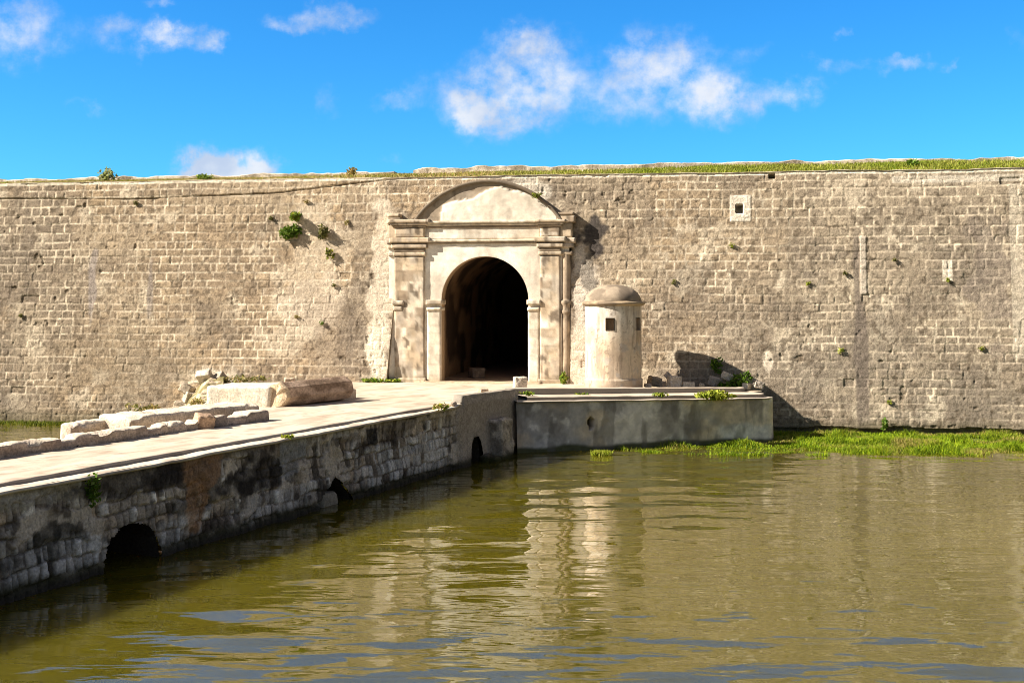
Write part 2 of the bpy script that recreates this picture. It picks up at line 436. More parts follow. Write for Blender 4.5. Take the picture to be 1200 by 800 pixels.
# ragged undercut foot on the right
fz = .12 + .16*fbm(us*.9, us*0, 0, 3, 81)
under = (Uw > 1.5) & (Zw < fz[:, None]); rel = np.where(under, rel-.25, rel)
# opening for the gateway
uL, uR = up(462), up(668.5)
gapL = np.interp(zs, [1.3, 4.2, 4.35], [up(454.5), up(463), up(466)])
inside = (Uw > gapL[None, :]) & (Uw < uR) & (Zw > -1) & (Zw < 6.3)
P = G(Uw, rel, Zw, wallc(Zw))
P[..., 2] += topn[:, None]*sstep(6.5, ZTOP, Zw)
grid('masonry_face', P, M_STONE, rampart, c, keep=~inside)
# cheeks of the opening
for side, ul in (('L', gapL), ('R', np.full_like(zs, uR))):
    m = zs < 6.3
    hh = np.linspace(0, 1, 24)
    zz = zs[m]; ulm = ul[m]
    Uc = np.repeat(ulm[:, None], 24, 1) + .02*(fbm(zz[:, None]*4, hh[None]*4+zz[:, None]*0, 0, 3, 90)-.5)
    Hc = -hh[None]*1.0 + 0*Uc
    Zc = np.repeat(zz[:, None], 24, 1)
    cc = mixc(np.tile(np.array([.5, .42, .32]), Uc.shape+(1,)), (.16, .13, .1), sstep(.4, .6, fbm(Zc*1.5, Hc*3, 0, 3, 91))*.8)
    grid('opening_cheek', G(Uc, Hc, Zc, wallc(Zc)), M_STONE, rampart, cc, flip=(side == 'R'))
# the wall goes on past the picture, same courses seen coarsely
for name, u0, u1 in (('masonry_face', -75, -28.5), ('masonry_face', 16.5, 70)):
    ue = np.arange(u0, u1+.001, .1 if u1-u0 < 60 else .1); ze = np.arange(-.4, ZTOP+.06, .1)
    ue[-1] = u1
    Ue, Ze = np.meshgrid(ue, ze, indexing='ij')
    dd, _, _, q1, q2 = masonry(Ue, Ze, .3, .52, 4)
    ce = mixc(np.tile(stone, Ue.shape+(1,)), (.5, .4, .27), q1*.5); ce = mixc(ce, (.27, .21, .14), q2*.4)
    grid(name, G(Ue, (q1-.5)*.03, Ze, wallc(Ze)), M_STONE, rampart, ce)
# coping: a strip of pale slabs along the top edge
uc = np.arange(-75, 70, .12); hc = np.linspace(.03, -.75, 8)
Uc, Hc = np.meshgrid(uc, hc, indexing='ij')
tn = .05*(fbm(uc*.6, uc*0, 0, 3, 31)-.5)
Zc = ZTOP + tn[:, None] + .03*(fbm(Uc*3, Hc*3, 0, 3, 92)-.5) + np.where(Hc > .02, -.02, 0)
cc = mixc(np.tile(np.array([.62, .53, .40]), Uc.shape+(1,)), (.42, .34, .24), sstep(.4, .65, fbm(Uc*1.2, Hc*2, 0, 3, 93)))
grid('coping', G(Uc, Hc, Zc, C0+BAT*ZTOP), M_STONE, rampart, cc, flip=True)

# earth bank behind the wall, up to the back parapet, level ground behind it
uc = np.concatenate([np.arange(-75, -29, 2), np.arange(-29, 17, .25), np.arange(17, 71, 2)])
hc = np.concatenate([np.linspace(-.6, -4, 20), [-6, -12, -25, -26]])
Uc, Hc = np.meshgrid(uc, hc, indexing='ij')
def bankz(Uc, Hc):
    T = np.interp(Uc, [-75, -19, -6, 8, 70], [8.38, 8.40, 8.52, 8.62, 8.62])
    r = np.interp(-Hc, [0, .6, 1.6, 2.6, 4, 12, 25, 26], [0, .02, .55, .95, 1, 1, .8, -18])*(T-8.11) + 8.10
    return np.maximum(r, -1.3) + .07*(fbm(Uc*.7, Hc*.9, 0, 3, 95)-.5)
Zc = bankz(Uc, Hc)
cc = mixc(np.tile(np.array([.22, .20, .05]), Uc.shape+(1,)), (.40, .32, .15), sstep(.42, .6, fbm(Uc*.8, Hc*1.2, 0, 3, 96)))
kind(grid('rampart_earth', G(Uc, Hc, Zc, C0+BAT*ZTOP), M_SOIL, None, cc, flip=True), 'structure')

# back parapet of rough stone: two runs with a gap
def rough_run(name, label, u0, u1, h0, h1, ztop, seed, cat='parapet'):
    uu = np.arange(u0, u1, .09); prof = [(h0, -.5), (h0+.0, -.03), (h0-.04, 0), ((h0+h1)/2, .01), (h1+.04, 0), (h1, -.03), (h1, -.5)]
    prof = np.array(prof)
    fine = []
    for (a, b) in zip(prof[:-1], prof[1:]):
        for t in np.linspace(0, 1, 5)[:-1]: fine.append(a+(b-a)*t)
    fine.append(prof[-1]); fine = np.array(fine)
    Uq = np.repeat(uu[:, None], len(fine), 1); Hq = np.repeat(fine[None, :, 0], len(uu), 0)
    base = ztop(uu)[:, None]
    top = .16*(fbm(Uq*1.6, Uq*0+seed, 0, 4, 97+seed)-.5)
    end = (Uq-u0 < .15) | (u1-Uq < .2)
    Zq = base + fine[None, :, 1] + top*(fine[None, :, 1] > -.2) - end*.0
    n = .07*(fbm(Uq*3, Hq*3, Zq*3, 3, 98+seed)-.5)
    cq = mixc(np.tile(np.array([.60, .52, .42]), Uq.shape+(1,)), (.28, .23, .17), sstep(.42, .62, fbm(Uq*2.1, Zq*5, Hq*4, 4, 99+seed))*.9)
    P = G(Uq, Hq+n, Zq, C0+BAT*ZTOP)
    v = P.reshape(-1, 3); nv = len(fine); f = [tuple(q) for q in grid_faces(len(uu), nv, True)]
    f.append(tuple(range(nv))); f.append(tuple(range((len(uu)-1)*nv, len(uu)*nv))[::-1])
    o = mk(name, v, f, M_STONE, None, cq.reshape(-1, 3)); tag(o, label, cat)
    return o
cP = C0+BAT*ZTOP+2.9
uA, uB = up(464, cP), up(484, cP)
rough_run('stone_parapet', 'low rough stone parapet on the rampart top left of the gap above the gate', -75, uA, -2.9, -3.5, lambda u: np.interp(u, [-75, -23, uA-2.3, uA], [8.54, 8.56, 8.64, 8.66]), 1)
rough_run('stone_parapet', 'long rough stone parapet on the rampart top right of the gap above the gate', uB, 70, -2.9, -3.5, lambda u: np.interp(u, [uB, uB+1, 0, 12, 70], [8.72, 8.75, 8.77, 8.79, 8.8]), 4)

# ------------------------------------------------------------------ gateway
gate = thing('gateway', 'pale plastered fortress gateway with round arch, pilasters and curved pediment', 'gateway', tuple(G(up(568), 0, 1.45)))
def gcol(P3, base=(.74, .665, .535), dirt=.5, seed=0, blocks=.5):
    x, y, z = P3[:, 0], P3[:, 1], P3[:, 2]
    a = x*CA - y*SA
    c = np.tile(np.array(base, float), (len(P3), 1))
    lite = min(1, (float(np.mean(base))/.5)**2)
    c = mixc(c, (.55, .44, .31), sstep(.40, .62, fbm(a*1.3+seed, z*1.3, y*1.3, 4, 110+seed))*min(1, dirt*1.2)*lite)
    c = mixc(c, (.43, .37, .30), sstep(.48, .68, fbm(a*3+seed, z*1.1, y*3, 4, 120+seed))*dirt*lite)
    c = mixc(c, (.17, .135, .10), sstep(.56, .70, fbm(a*5+seed, z*2.2, y*5, 4, 130+seed))*dirt*1.1)
    c = mixc(c, (.45, .35, .22), sstep(1.75, 1.45, z)*.6)
    run = sstep(.56, .68, fbm(a*5+seed, z*.55, 0, 4, 146))*sstep(.4, .6, fbm(a*1.1, z*1.1, 0, 3, 147))
    c = mixc(c, (.20, .165, .13), run*.55*min(1, dirt*1.6))
    if blocks:
        bd, bz_, bu_, b1, b2 = masonry(a, z, .30, .42, 600+seed)
        on = sstep(.40, .56, fbm(a*1.6+seed*3, z*1.6, 0, 3, 140+seed))*blocks
        c = c*(1+((b1-.5)*.7*on)[:, None])
        c = mixc(c, (.33, .25, .175), on*sstep(.5, .9, b2)*.8)
        c = mixc(c, (.20, .155, .11), on*(1-sstep(.008, .03, bd))*.55)
    c = c*(.80+.4*fbm(a*7, z*7, y*7, 3, 145))[:, None]
    return c
def gbox(name, u0, u1, h0, h1, z0, z1, parent=gate, dirt=.5, base=(.74, .665, .535), step=.06, r=.010, amp=.010, seed=0, build=True):
    V, Fq = worn((u0, h0, z0), (u1, h1, z1), step, r, amp, seed)
    P3 = G(V[:, 0], V[:, 1], V[:, 2])
    Fq = Fq[:, ::-1]                        # u, h, z is left-handed here
    cc = gcol(P3, base, dirt, seed, 1.0 if dirt > .8 else .5)
    return mk(name, P3, Fq, M_PLASTER, parent, cc) if build else (P3, Fq, cc)
def gz_(py, c=GC): return wp(568, py, c)[1]
uc0 = up(568); RAD = (up(619)-up(517))/2
zsill, zspr = 1.44, gz_(352.0)
zcrown = zspr+RAD
GL, GR = up(456), up(667)
# recessed wall with the arched opening
def arch_ring(r_in, z_lo, n=40):
    pts = [(uc0+r_in, z) for z in np.linspace(z_lo, zspr, 14)[:-1]]
    pts += [(uc0+r_in*math.cos(t), zspr+r_in*math.sin(t)) for t in np.linspace(0, math.pi, n)]
    pts += [(uc0-r_in, z) for z in np.linspace(zspr, z_lo, 14)[1:]]
    return np.array(pts)
inn = arch_ring(RAD, zsill)
ztopw = gz_(264)
out = []
for (u, z) in inn:
    if z <= zspr: out.append((GR if u > uc0 else GL, z))
    else:
        du_, dz_ = u-uc0, z-zspr
        t = min([(GR-uc0)/du_ if du_ > 1e-6 else 1e9, (GL-uc0)/du_ if du_ < -1e-6 else 1e9, (ztopw-zspr)/dz_ if dz_ > 1e-6 else 1e9])
        out.append((uc0+du_*t, zspr+dz_*t))
out = np.array(out); T = np.linspace(0, 1, 30)
UZ = inn[:, None]*(1-T[None, :, None]) + out[:, None]*T[None, :, None]
hn = .02*(fbm(UZ[..., 0]*2.5, UZ[..., 1]*2.5, 0, 4, 140)-.5)*np.minimum(1, T*8)[None]
P = G(UZ[..., 0], hn, UZ[..., 1])
archwall = grid('arch_wall', P, M_PLASTER, gate, gcol(P.reshape(-1, 3), (.86, .81, .71), .28, 3, .12), flip=False)
# moulded face of the arch with a deep reveal
prof = [(RAD+.015, .002), (RAD, -.006), (RAD, -.10), (RAD, -.35), (RAD, -.62), (RAD+.3, -.62)]
P = np.stack([G(arch_ring(rr, zsill)[:, 0], hh, arch_ring(rr, zsill)[:, 1]) for rr, hh in prof], 0)
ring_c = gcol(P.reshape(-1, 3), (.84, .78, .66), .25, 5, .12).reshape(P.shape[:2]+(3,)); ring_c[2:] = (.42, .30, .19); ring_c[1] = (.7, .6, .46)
grid('archivolt', P, M_PLASTER, gate, ring_c, flip=True)
# jamb pilasters and imposts
for x0, x1, s in ((501, 517, 6), (619, 632, 7)):
    gbox('jamb', up(x0), up(x1), -.6, .06, zsill, gz_(360), dirt=.3, base=(.84, .78, .66), seed=s)
    im = [gbox('impost', up(x0)-.04, up(x1)+.05, -.55, .13, gz_(357), gz_(352)+.02, build=False, seed=s, step=.06),
          gbox('impost', up(x0)-.02, up(x1)+.02, -.55, .09, gz_(364), gz_(360), build=False, seed=s+2, step=.06)]
    v, f, cc = join(im); mk('impost', v, f, M_PLASTER, gate, cc)
# great pilasters with stepped capitals
for x0, x1, s in ((463, 498, 8), (633, 657, 9)):
    gbox('pilaster', up(x0), up(x1), -.2, .075, zsill, gz_(300), dirt=.85, base=(.70, .62, .50), seed=s, step=.06, amp=.02)
    gbox('pilaster_base', up(x0)-.05, up(x1)+.05, -.2, .13, zsill-.1, zsill+.14, dirt=.9, seed=s)
    caps = [(295, 299.5, .05), (290.5, 295, .02), (285.5, 290.5, .10), (284, 285.5, .06), (278, 284, .17)]
    v, f, cc = join([gbox('c', up(x0)-e, up(x1)+e, -.2, .075+e*.5, gz_(b), gz_(a), build=False, seed=s+k, dirt=.8, base=[(.50,.42,.32),(.24,.19,.14),(.56,.47,.36),(.26,.2,.15),(.62,.53,.42)][k], step=.05, r=.008, amp=.008) for k, (a, b, e) in enumerate(caps)])  # recessed bands get a dark base, so shadow lines are in the colour
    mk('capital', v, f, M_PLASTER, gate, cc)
    gbox('frieze_block', up(x0), up(x1), -.2, .075, gz_(278), gz_(266), dirt=.9, base=(.64, .56, .45), seed=s+2)
    caps = [(263.5, 266, .06), (260.5, 263.5, .13), (256.5, 260.5, .2)] if x0 < 500 else [(264, 266.5, .06), (261.5, 264, .12), (258, 261.5, .19)]
    v, f, cc = join([gbox('c', up(x0)-e, up(x1)+e*.9, -.3, .075+e*.5, gz_(b), gz_(a), build=False, seed=s+k+4, dirt=.85, base=[(.30,.24,.18),(.56,.47,.37),(.5,.42,.33)][k], step=.05, r=.008, amp=.008) for k, (a, b, e) in enumerate(caps)])  # lowest band coloured dark as the shade line under the cornice
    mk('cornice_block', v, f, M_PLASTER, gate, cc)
# engaged columns at the outer ends
def revolve(prof, uc, hc, n=28, a0=0, a1=2*math.pi):
    A = np.linspace(a0, a1, n)
    r, z = np.array(prof).T
    return G(uc+r[:, None]*np.cos(A)[None], hc-r[:, None]*np.sin(A)[None]*-1, z[:, None]+0*A[None])
for ucx, hc, s in ((up(459.5), -.32, 11), (up(663), -.11, 12)):
    z0, z1 = zsill, gz_(299)
    zc0, zc1 = gz_(366), gz_(352)
    prof = [(.20, z0), (.20, z0+.12), (.165, z0+.16)] + [(.165, z) for z in np.linspace(z0+.2, zc0-.05, 22)] + \
           [(.19, zc0-.02), (.20, zc0+.05), (.175, zc0+.09), (.175, zc1-.16), (.215, zc1-.1), (.22, zc1-.02), (.17, zc1+.02)] + [(.165, z) for z in np.linspace(zc1+.06, z1, 20)]
    P = revolve(prof, ucx, hc)
    n = .012*(fbm(P[..., 0]*5, P[..., 1]*5, P[..., 2]*3, 3, 150+s)-.5); P = P + n[..., None]
    cc = gcol(P.reshape(-1, 3), (.36, .285, .21), 1.1, s)
    grid('engaged_column', P, M_PLASTER, gate, cc, smooth=True, flip=True)
    blocks = [(295, 299.5, .22, 0), (285.5, 291, .26, 0), (279, 285.5, .31, .05), (262, 279, .21, 0), (254, 262, .30, .08), (249.5, 253.5, .26, .02)]
    v, f, cc = join([gbox('c', ucx-e*(.55 if s == 11 else 1), ucx+e, -.45, -.02+e*.3, gz_(b), gz_(a), build=False, seed=s+k, dirt=.9, base=(.56, .47, .37), step=.06) for k, (a, b, e, _) in enumerate(blocks)])
    mk('end_entablature', v, f, M_PLASTER, gate, cc)
v, f, cc = join([gbox('c', up(460), up(474), -.3, .12, gz_(357), gz_(352), build=False, seed=51, r=.02), gbox('c', up(461.5), up(472), -.3, .10, gz_(364), gz_(359), build=False, seed=52, r=.02)])
mk('pilaster_collar', v, f, M_PLASTER, gate, cc)
# central entablature
ul, ur = up(499), up(634)
gbox('frieze', ul, ur, -.2, .02, gz_(281), gz_(265), dirt=.45, base=(.84, .78, .67), seed=14, step=.08)
v, f, cc = join([gbox('c', ul, ur, -.2, .05, gz_(285.5), gz_(283.5), build=False, seed=15, base=(.3, .24, .18)), gbox('c', ul, ur, -.2, .085, gz_(283.5), gz_(280.5), build=False, seed=16)])  # dark first strip is a painted shade line under the moulding
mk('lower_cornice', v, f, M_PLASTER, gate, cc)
v, f, cc = join([gbox('c', ul, ur, -.3, .05, gz_(267), gz_(264.5), build=False, seed=17, base=(.28, .22, .16)), gbox('c', ul, ur, -.3, .08, gz_(264.5), gz_(262), build=False, seed=18),  # first strip coloured dark for the shadow line beneath the cornice
                 gbox('c', ul, ur, -.3, .12, gz_(262), gz_(258.5), build=False, seed=19)])
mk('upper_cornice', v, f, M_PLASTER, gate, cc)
# segmental pediment
zb = gz_(259); u1, u2 = up(486.5), up(657); um = (u1+u2)/2; hw = (u2-u1)/2; rise = gz_(213)-zb
RS = (hw*hw+rise*rise)/(2*rise); zc_ = zb+rise-RS; half = math.asin(hw/RS)
A = np.linspace(-half, half, 80)
# tympanum (flat wall inside the curve)
T = np.linspace(0, 1, 26)
Uq = um + (RS-.04)*np.sin(A)[:, None]+0*T[None]
Zt = zc_ + (RS-.04)*np.cos(A)
Zq = zb-.05 + (Zt[:, None]-zb+.05)*T[None]
# raised pale plaster field with a broken, lobed edge
lx = [517, 518, 521, 530, 545, 556, 561, 569, 578, 588, 597, 606, 618, 630, 642, 650, 654]
ly = [262, 243, 239, 235.5, 233.5, 232.5, 228, 222.5, 220.5, 219, 224, 224, 228, 234, 242, 250, 258]
lob = np.interp(Uq, [up(a) for a in lx], [gz_(b) for b in ly], left=-9, right=-9)
fld = (Zq < lob + .05*(fbm(Uq*6, Zq*6, 0, 3, 160)-.5))
hq = .05*fld + .02*(fbm(Uq*3, Zq*3, 0, 3, 161)-.5)
P = G(Uq, .02+hq, Zq)
ty = gcol(P.reshape(-1, 3), (.33, .275, .215), .8, 21).reshape(P.shape)
fw = gcol(P.reshape(-1, 3), (.86, .80, .69), .22, 22, .15).reshape(P.shape)
ty = np.where(fld[..., None], fw, ty)
grid('tympanum', P, M_PLASTER, gate, ty)
prof = [(-.03, -.6), (-.05, .03), (-.04, .085), (.03, .10), (.06, .08), (.07, .0), (.07, -.7)]
P = np.stack([G(um+(RS+a)*np.sin(A), hh+.012*(fbm(A*30, A*0+a*9, 0, 3, 162)-.5), zc_+(RS+a)*np.cos(A)) for a, hh in prof], 0)
cc = gcol(P.reshape(-1, 3), (.17, .138, .105), .8, 23, .1)
grid('pediment_moulding', P, M_PLASTER, gate, cc, flip=False)
# spandrel wall behind the pediment, above the cornice
# vaulted passage
rt = RAD+.28; L = 15
pts = [(uc0+rt, z) for z in np.linspace(zsill-.05, zspr, 14)[:-1]] + [(uc0+rt*math.cos(t), zspr+rt*math.sin(t)) for t in np.linspace(0, math.pi, 30)] + [(uc0-rt, z) for z in np.linspace(zspr, zsill-.05, 14)[1:]]
pts = np.array(pts); hh = np.linspace(-.6, -L, 60)
P = G(pts[:, None, 0]+0*hh[None], hh[None]+0*pts[:, None, 0], pts[:, None, 1]+0*hh[None])
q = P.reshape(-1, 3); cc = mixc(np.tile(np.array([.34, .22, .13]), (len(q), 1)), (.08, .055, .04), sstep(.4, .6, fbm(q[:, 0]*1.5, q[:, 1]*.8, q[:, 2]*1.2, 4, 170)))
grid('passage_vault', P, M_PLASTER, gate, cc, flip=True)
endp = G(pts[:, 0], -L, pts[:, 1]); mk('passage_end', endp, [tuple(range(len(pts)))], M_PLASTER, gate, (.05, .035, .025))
uu = np.linspace(uc0-rt, uc0+rt, 16); hh = np.linspace(.3, -L, 60)
Uq, Hq = np.meshgrid(uu, hh, indexing='ij')
grid('passage_floor', G(Uq, Hq, zsill+.02+.03*(fbm(Uq*2, Hq*2, 0, 3, 171)-.5)), M_PAVE, gate, (.34, .25, .18), flip=True)
gbox('threshold', up(500), up(635), -.1, .42, zsill-.3, zsill+.05, dirt=.8, base=(.5, .38, .3), seed=26)

# ------------------------------------------------------------------ bridge (causeway)
BX, BY, BK = -6.84, 15.95, .4229
BL = math.hypot(BK, 1); BT = np.array([BK/BL, 1/BL, 0]); BN = np.array([1/BL, -BK/BL, 0])   # along, and out to the right
def Bp(s, h, z):
    s, h, z = np.broadcast_arrays(np.asarray(s, float), np.asarray(h, float), np.asarray(z, float))
    return np.stack([BX+BT[0]*s+BN[0]*h, BY+BT[1]*s+BN[1]*h, z], -1)
def bs(px): return (13.585/(.4229-(px-HX)/F)-BY)*BL
def bz(px, py): return EYE-(py-HY)*(BY+bs(px)/BL)/F
S0, S1 = -14.0, bs(605.5)
bridge = thing('causeway_bridge', 'stained stone causeway bridge leading over the moat to the gate', 'bridge', (-3, 24, 0))
sB, sP = bs(531), bs(542)
def deck_edge(s):
    return np.interp(s, [S0, 0, sB, sP-.02, sP, S1], [1.46, 1.48, 1.50, 1.58, 1.72, 1.655]) + .02*(fbm(s*1.3, s*0, 0, 3, 180)-.5)*(s < sB)
ss = np.arange(S0, S1+.01, .026); tt = np.linspace(0, 1, 84)
ze = deck_edge(ss)
Sg = np.repeat(ss[:, None], len(tt), 1); Zg = -.5 + (ze[:, None]+.5)*tt[None]
wS = .075*(fbm(Sg*3, Zg*3, 0, 3, 178)-.5)*2; wZ = .06*(fbm(Sg*2.6, Zg*2.6, 0, 3, 179)-.5)*2
d, dz, du, r1, r2 = masonry(Sg+wS, Zg+wZ, .235, .165, 23, wav=.02)
smooth = sstep(sB-.1, sB+.3, Sg + .5*(fbm(Sg*2, Zg*2, 0, 3, 181)-.5))
nb = fbm(Sg*.55, Zg*.9, 0, 4, 182); nm = fbm(Sg*1.8, Zg*2.2, 0, 4, 183); nf = fbm(Sg*7, Zg*7, 0, 3, 184)
render = np.clip(sstep(.16, .05, (ze[:, None]-Zg) - .35*fbm(Sg*.8, Sg*0, 0, 3, 185)+.05) + sstep(.56, .62, nm)*.9, 0, 1)
render = np.maximum(render, smooth)
bare = 1-render
jt = 1-sstep(.008, .03, d)
rel = bare*((r1-.5)*.05 - jt*.035) + render*.018 + (nf-.5)*.025*(1-smooth*.8) + (nb-.5)*.12*(1-smooth) + smooth*.03
rel += (1.5-Zg)*.06
rel = rel*sstep(0, .22, ze[:, None]-Zg)
c = np.tile(np.array([.20, .175, .15]), Sg.shape+(1,))
c = mixc(c, (.40, .38, .36), bare*sstep(.55, .9, r1)*.85)
c = mixc(c, (.50, .47, .42), bare*sstep(.86, .95, r1))
c = mixc(c, (.30, .23, .16), bare*sstep(.6, .9, r2)*.6)
c = mixc(c, (.31, .275, .23), render*(1-smooth)*.8)
c = c*1.95
c = mixc(c, (.05, .04, .032), bare*jt*.6)
c = mixc(c, (.05, .04, .03), sstep(.54, .64, fbm(Sg*5, Zg*4, 0, 3, 176))*(1-smooth)*.75)
c = mixc(c, (.44, .37, .28), sstep(.58, .68, fbm(Sg*3.2+5, Zg*3, 0, 4, 177))*(1-smooth)*.6)
c = mixc(c, (.035, .03, .027), sstep(.50, .60, nb)*sstep(.40, .55, nm+.1)*(1-smooth)*.68)
c = mixc(c, (.045, .03, .022), sstep(.56, .64, fbm(Sg*1.1+30, Zg*1.4, 0, 4, 186))*(1-smooth)*.55)
def bpatch(px, py, rs, rz, col, amt, seed, box=False):
    global c
    s0, z0 = bs(px), bz(px, py)
    if box: dd = np.maximum(np.abs(Sg-s0)/rs, np.abs(Zg-z0)/rz) + (fbm(Sg*3, Zg*3, 0, 3, seed)-.5)*.5
    else: dd = np.sqrt(((Sg-s0)/rs)**2+((Zg-z0)/rz)**2) + (fbm(Sg*2.5, Zg*2.5, 0, 4, seed)-.5)*1.3
    c = mixc(c, col, sstep(1.1, .85, dd)*amt*(.7+.6*nf))
bpatch(238, 545, .5, .35, (.34, .20, .11), .7, 190); bpatch(226, 590, .28, .4, (.40, .22, .10), .6, 191)
bpatch(345, 520, .45, .35, (.30, .30, .30), .9, 192, True); bpatch(335, 545, .4, .25, (.27, .26, .25), .8, 193)
bpatch(470, 540, 1.9, .42, (.50, .50, .50), .0, 194); bpatch(30, 585, 1.3, .12, (.33, .30, .25), .7, 195, True)
bpatch(300, 560, .9, .3, (.03, .026, .024), .85, 196); bpatch(165, 560, 1.2, .28, (.035, .03, .028), .8, 197)
bpatch(60, 640, .8, .28, (.04, .04, .036), .8, 198); bpatch(435, 512, .25, .2, (.028, .026, .026), .9, 199, True)
# pale dressed blocks
def pale(px0, px1, py, rz, seed, amt=.9):
    global c
    s0, s1 = bs(px0), bs(px1); z0 = bz((px0+px1)/2, py)
    m = sstep(s0-.1, s0+.15, Sg)*sstep(s1+.1, s1-.15, Sg)*sstep(rz+.06, rz-.06, np.abs(Zg-z0))
    tone = np.array([.56, .55, .54])*(.55+.75*r1[..., None])*np.array([1.0, .99, .97+.0])
    c = c*(1-(m*amt*(1-jt*.8)*sstep(.2, .35, r2))[..., None]) + tone*(m*amt*(1-jt*.8)*sstep(.2, .35, r2))[..., None]
pale(425, 524, 537, .42, 1); pale(0, 110, 655, .24, 2, .8); pale(85, 118, 645, .22, 3); pale(182, 215, 628, .28, 4, .7)
pale(285, 370, 585, .2, 5, .6); pale(0, 60, 585, .08, 6, .5); pale(90, 110, 562, .1, 7, .9); pale(350, 420, 512, .1, 8, .5)
c = mixc(c, (.36, .305, .25), smooth*.85)
c = mixc(c, (.46, .40, .33), smooth*sstep(.45, .62, nm)*.5)
wet = sstep(.22, .04, Zg-.12*fbm(Sg*1.4, Sg*0, 0, 3, 187))
c = mixc(c, (.035, .036, .012), wet*.85)
# culverts: pointed or round openings through the wall
CUL = [(bs(118), bs(184), .60, 'round'), (bs(369), bs(409), .56, 'point'), (bs(547), bs(561), .66, 'round'), (bs(586), bs(595), .62, 'round')]
keep = np.ones(Sg.shape, bool)
for s0, s1, zt, kd in CUL:
    sm, hwid = (s0+s1)/2, (s1-s0)/2
    x = np.clip(np.abs(Sg-sm)/hwid, 0, 1.2)
    jag = .05*(fbm(Sg*5, Zg*5, 0, 3, 188)-.5)
    top = zt*np.sqrt(np.clip(1-x**2.4, 0, 1)) if kd == 'round' else zt*np.clip(1-x, 0, 1)**.75
    keep &= ~((x < 1+jag) & (Zg < top+jag))
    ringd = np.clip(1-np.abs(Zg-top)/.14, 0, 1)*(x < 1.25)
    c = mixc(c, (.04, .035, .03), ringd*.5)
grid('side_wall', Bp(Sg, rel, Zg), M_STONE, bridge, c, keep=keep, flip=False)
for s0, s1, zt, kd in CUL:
    sm, hwid = (s0+s1)/2, (s1-s0)/2+.03
    xx = np.linspace(-1, 1, 17)
    tp = (zt+.03)*np.sqrt(np.clip(1-np.abs(xx)**2.4, 0, 1)) if kd == 'round' else (zt+.03)*(1-np.abs(xx))**.75
    prof = [(-1, -.5)] + list(zip(xx, tp)) + [(1, -.5)]
    prof = np.array(prof); hh = np.linspace(.02, -1.7, 12)
    Pq = Bp(sm+prof[:, None, 0]*hwid+0*hh[None], hh[None]+0*prof[:, None, 0], prof[:, None, 1]+0*hh[None])
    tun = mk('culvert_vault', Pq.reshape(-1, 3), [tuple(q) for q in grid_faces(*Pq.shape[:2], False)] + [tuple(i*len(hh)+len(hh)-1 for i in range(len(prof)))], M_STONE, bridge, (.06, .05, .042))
# rubble sill in the second culvert
V, Fq = worn((0, 0, 0), (.62, .5, .34), .06, .1, .03, 4)
P3 = Bp(bs(375)+.1+V[:, 0], -.5+V[:, 1], V[:, 2]-.08); mk('culvert_sill', P3, Fq[:, ::-1], M_STONE, bridge, (.30, .27, .22))
# buttress near the gate
def bbox(name, s0, s1, h0, h1, z0, z1, taper=0, amp=.03, r=.05, col=(.3, .27, .23), seed=3, step=.06, dark=.6, parent=None, mat=None, top=None):
    V, Fq = worn((s0, h0, z0), (s1, h1, z1), step, r, amp, seed)
    t = (V[:, 2]-z0)/(z1-z0)
    V[:, 1] = h0+(V[:, 1]-h0)*(1-taper*t)
    P3 = Bp(V[:, 0], V[:, 1], V[:, 2])
    cc = mixc(np.tile(np.array(col, float), (len(V), 1)), (.045, .038, .03), sstep(.45, .62, fbm(V[:, 0]*3, V[:, 2]*3, V[:, 1]*3, 4, seed+200))*dark)
    if dark < .9: cc = mixc(cc, (.04, .04, .014), sstep(.25, .05, V[:, 2]))
    return mk(name, P3, Fq[:, ::-1], mat or M_STONE, parent or bridge, cc)
bbox('buttress', bs(570), bs(583.5), -.05, .50, -.4, 1.03, .12, .06, .07, (.55, .47, .38), 6, .05, .6)
for k, (a, b, h, z) in enumerate(((bs(560), bs(567), .3, .2), (bs(567)-.3, bs(569), .5, .14))):
    bbox('buttress_footing', a, b, 0, h, -.4, z, 0, .05, .09, (.12, .1, .08), 8+k)
# kerb along the right edge, lower than the paving
KW = .30
sk = np.arange(S0, sB+.4, .06); hk = np.concatenate([[.05, .085], np.linspace(.085, -KW-.05, 8)])
Sk, Hk = np.meshgrid(sk, hk, indexing='ij')
zk = deck_edge(np.minimum(sk, sB-.02))[:, None] + .018*(fbm(Sk*3, Hk*4, 0, 3, 201)-.5)
zk = zk - np.array([.05, .035, .0, 0, 0, 0, 0, 0, 0, 0])[None] + sstep(sB-.1, sB+.4, Sk)*.12*fbm(Sk*4, Hk*4, 0, 3, 205)
hedge = .035*(fbm(Sk*2.2, Sk*0, 0, 3, 202)-.5)*(Hk > 0)
ck = mixc(np.tile(np.array([.62, .545, .44]), Sk.shape+(1,)), (.36, .3, .24), sstep(.5, .68, fbm(Sk*1.7, Hk*3, 0, 4, 203))*.8)
grid('kerb', Bp(Sk, Hk+hedge, zk), M_PAVE, bridge, ck, flip=True)
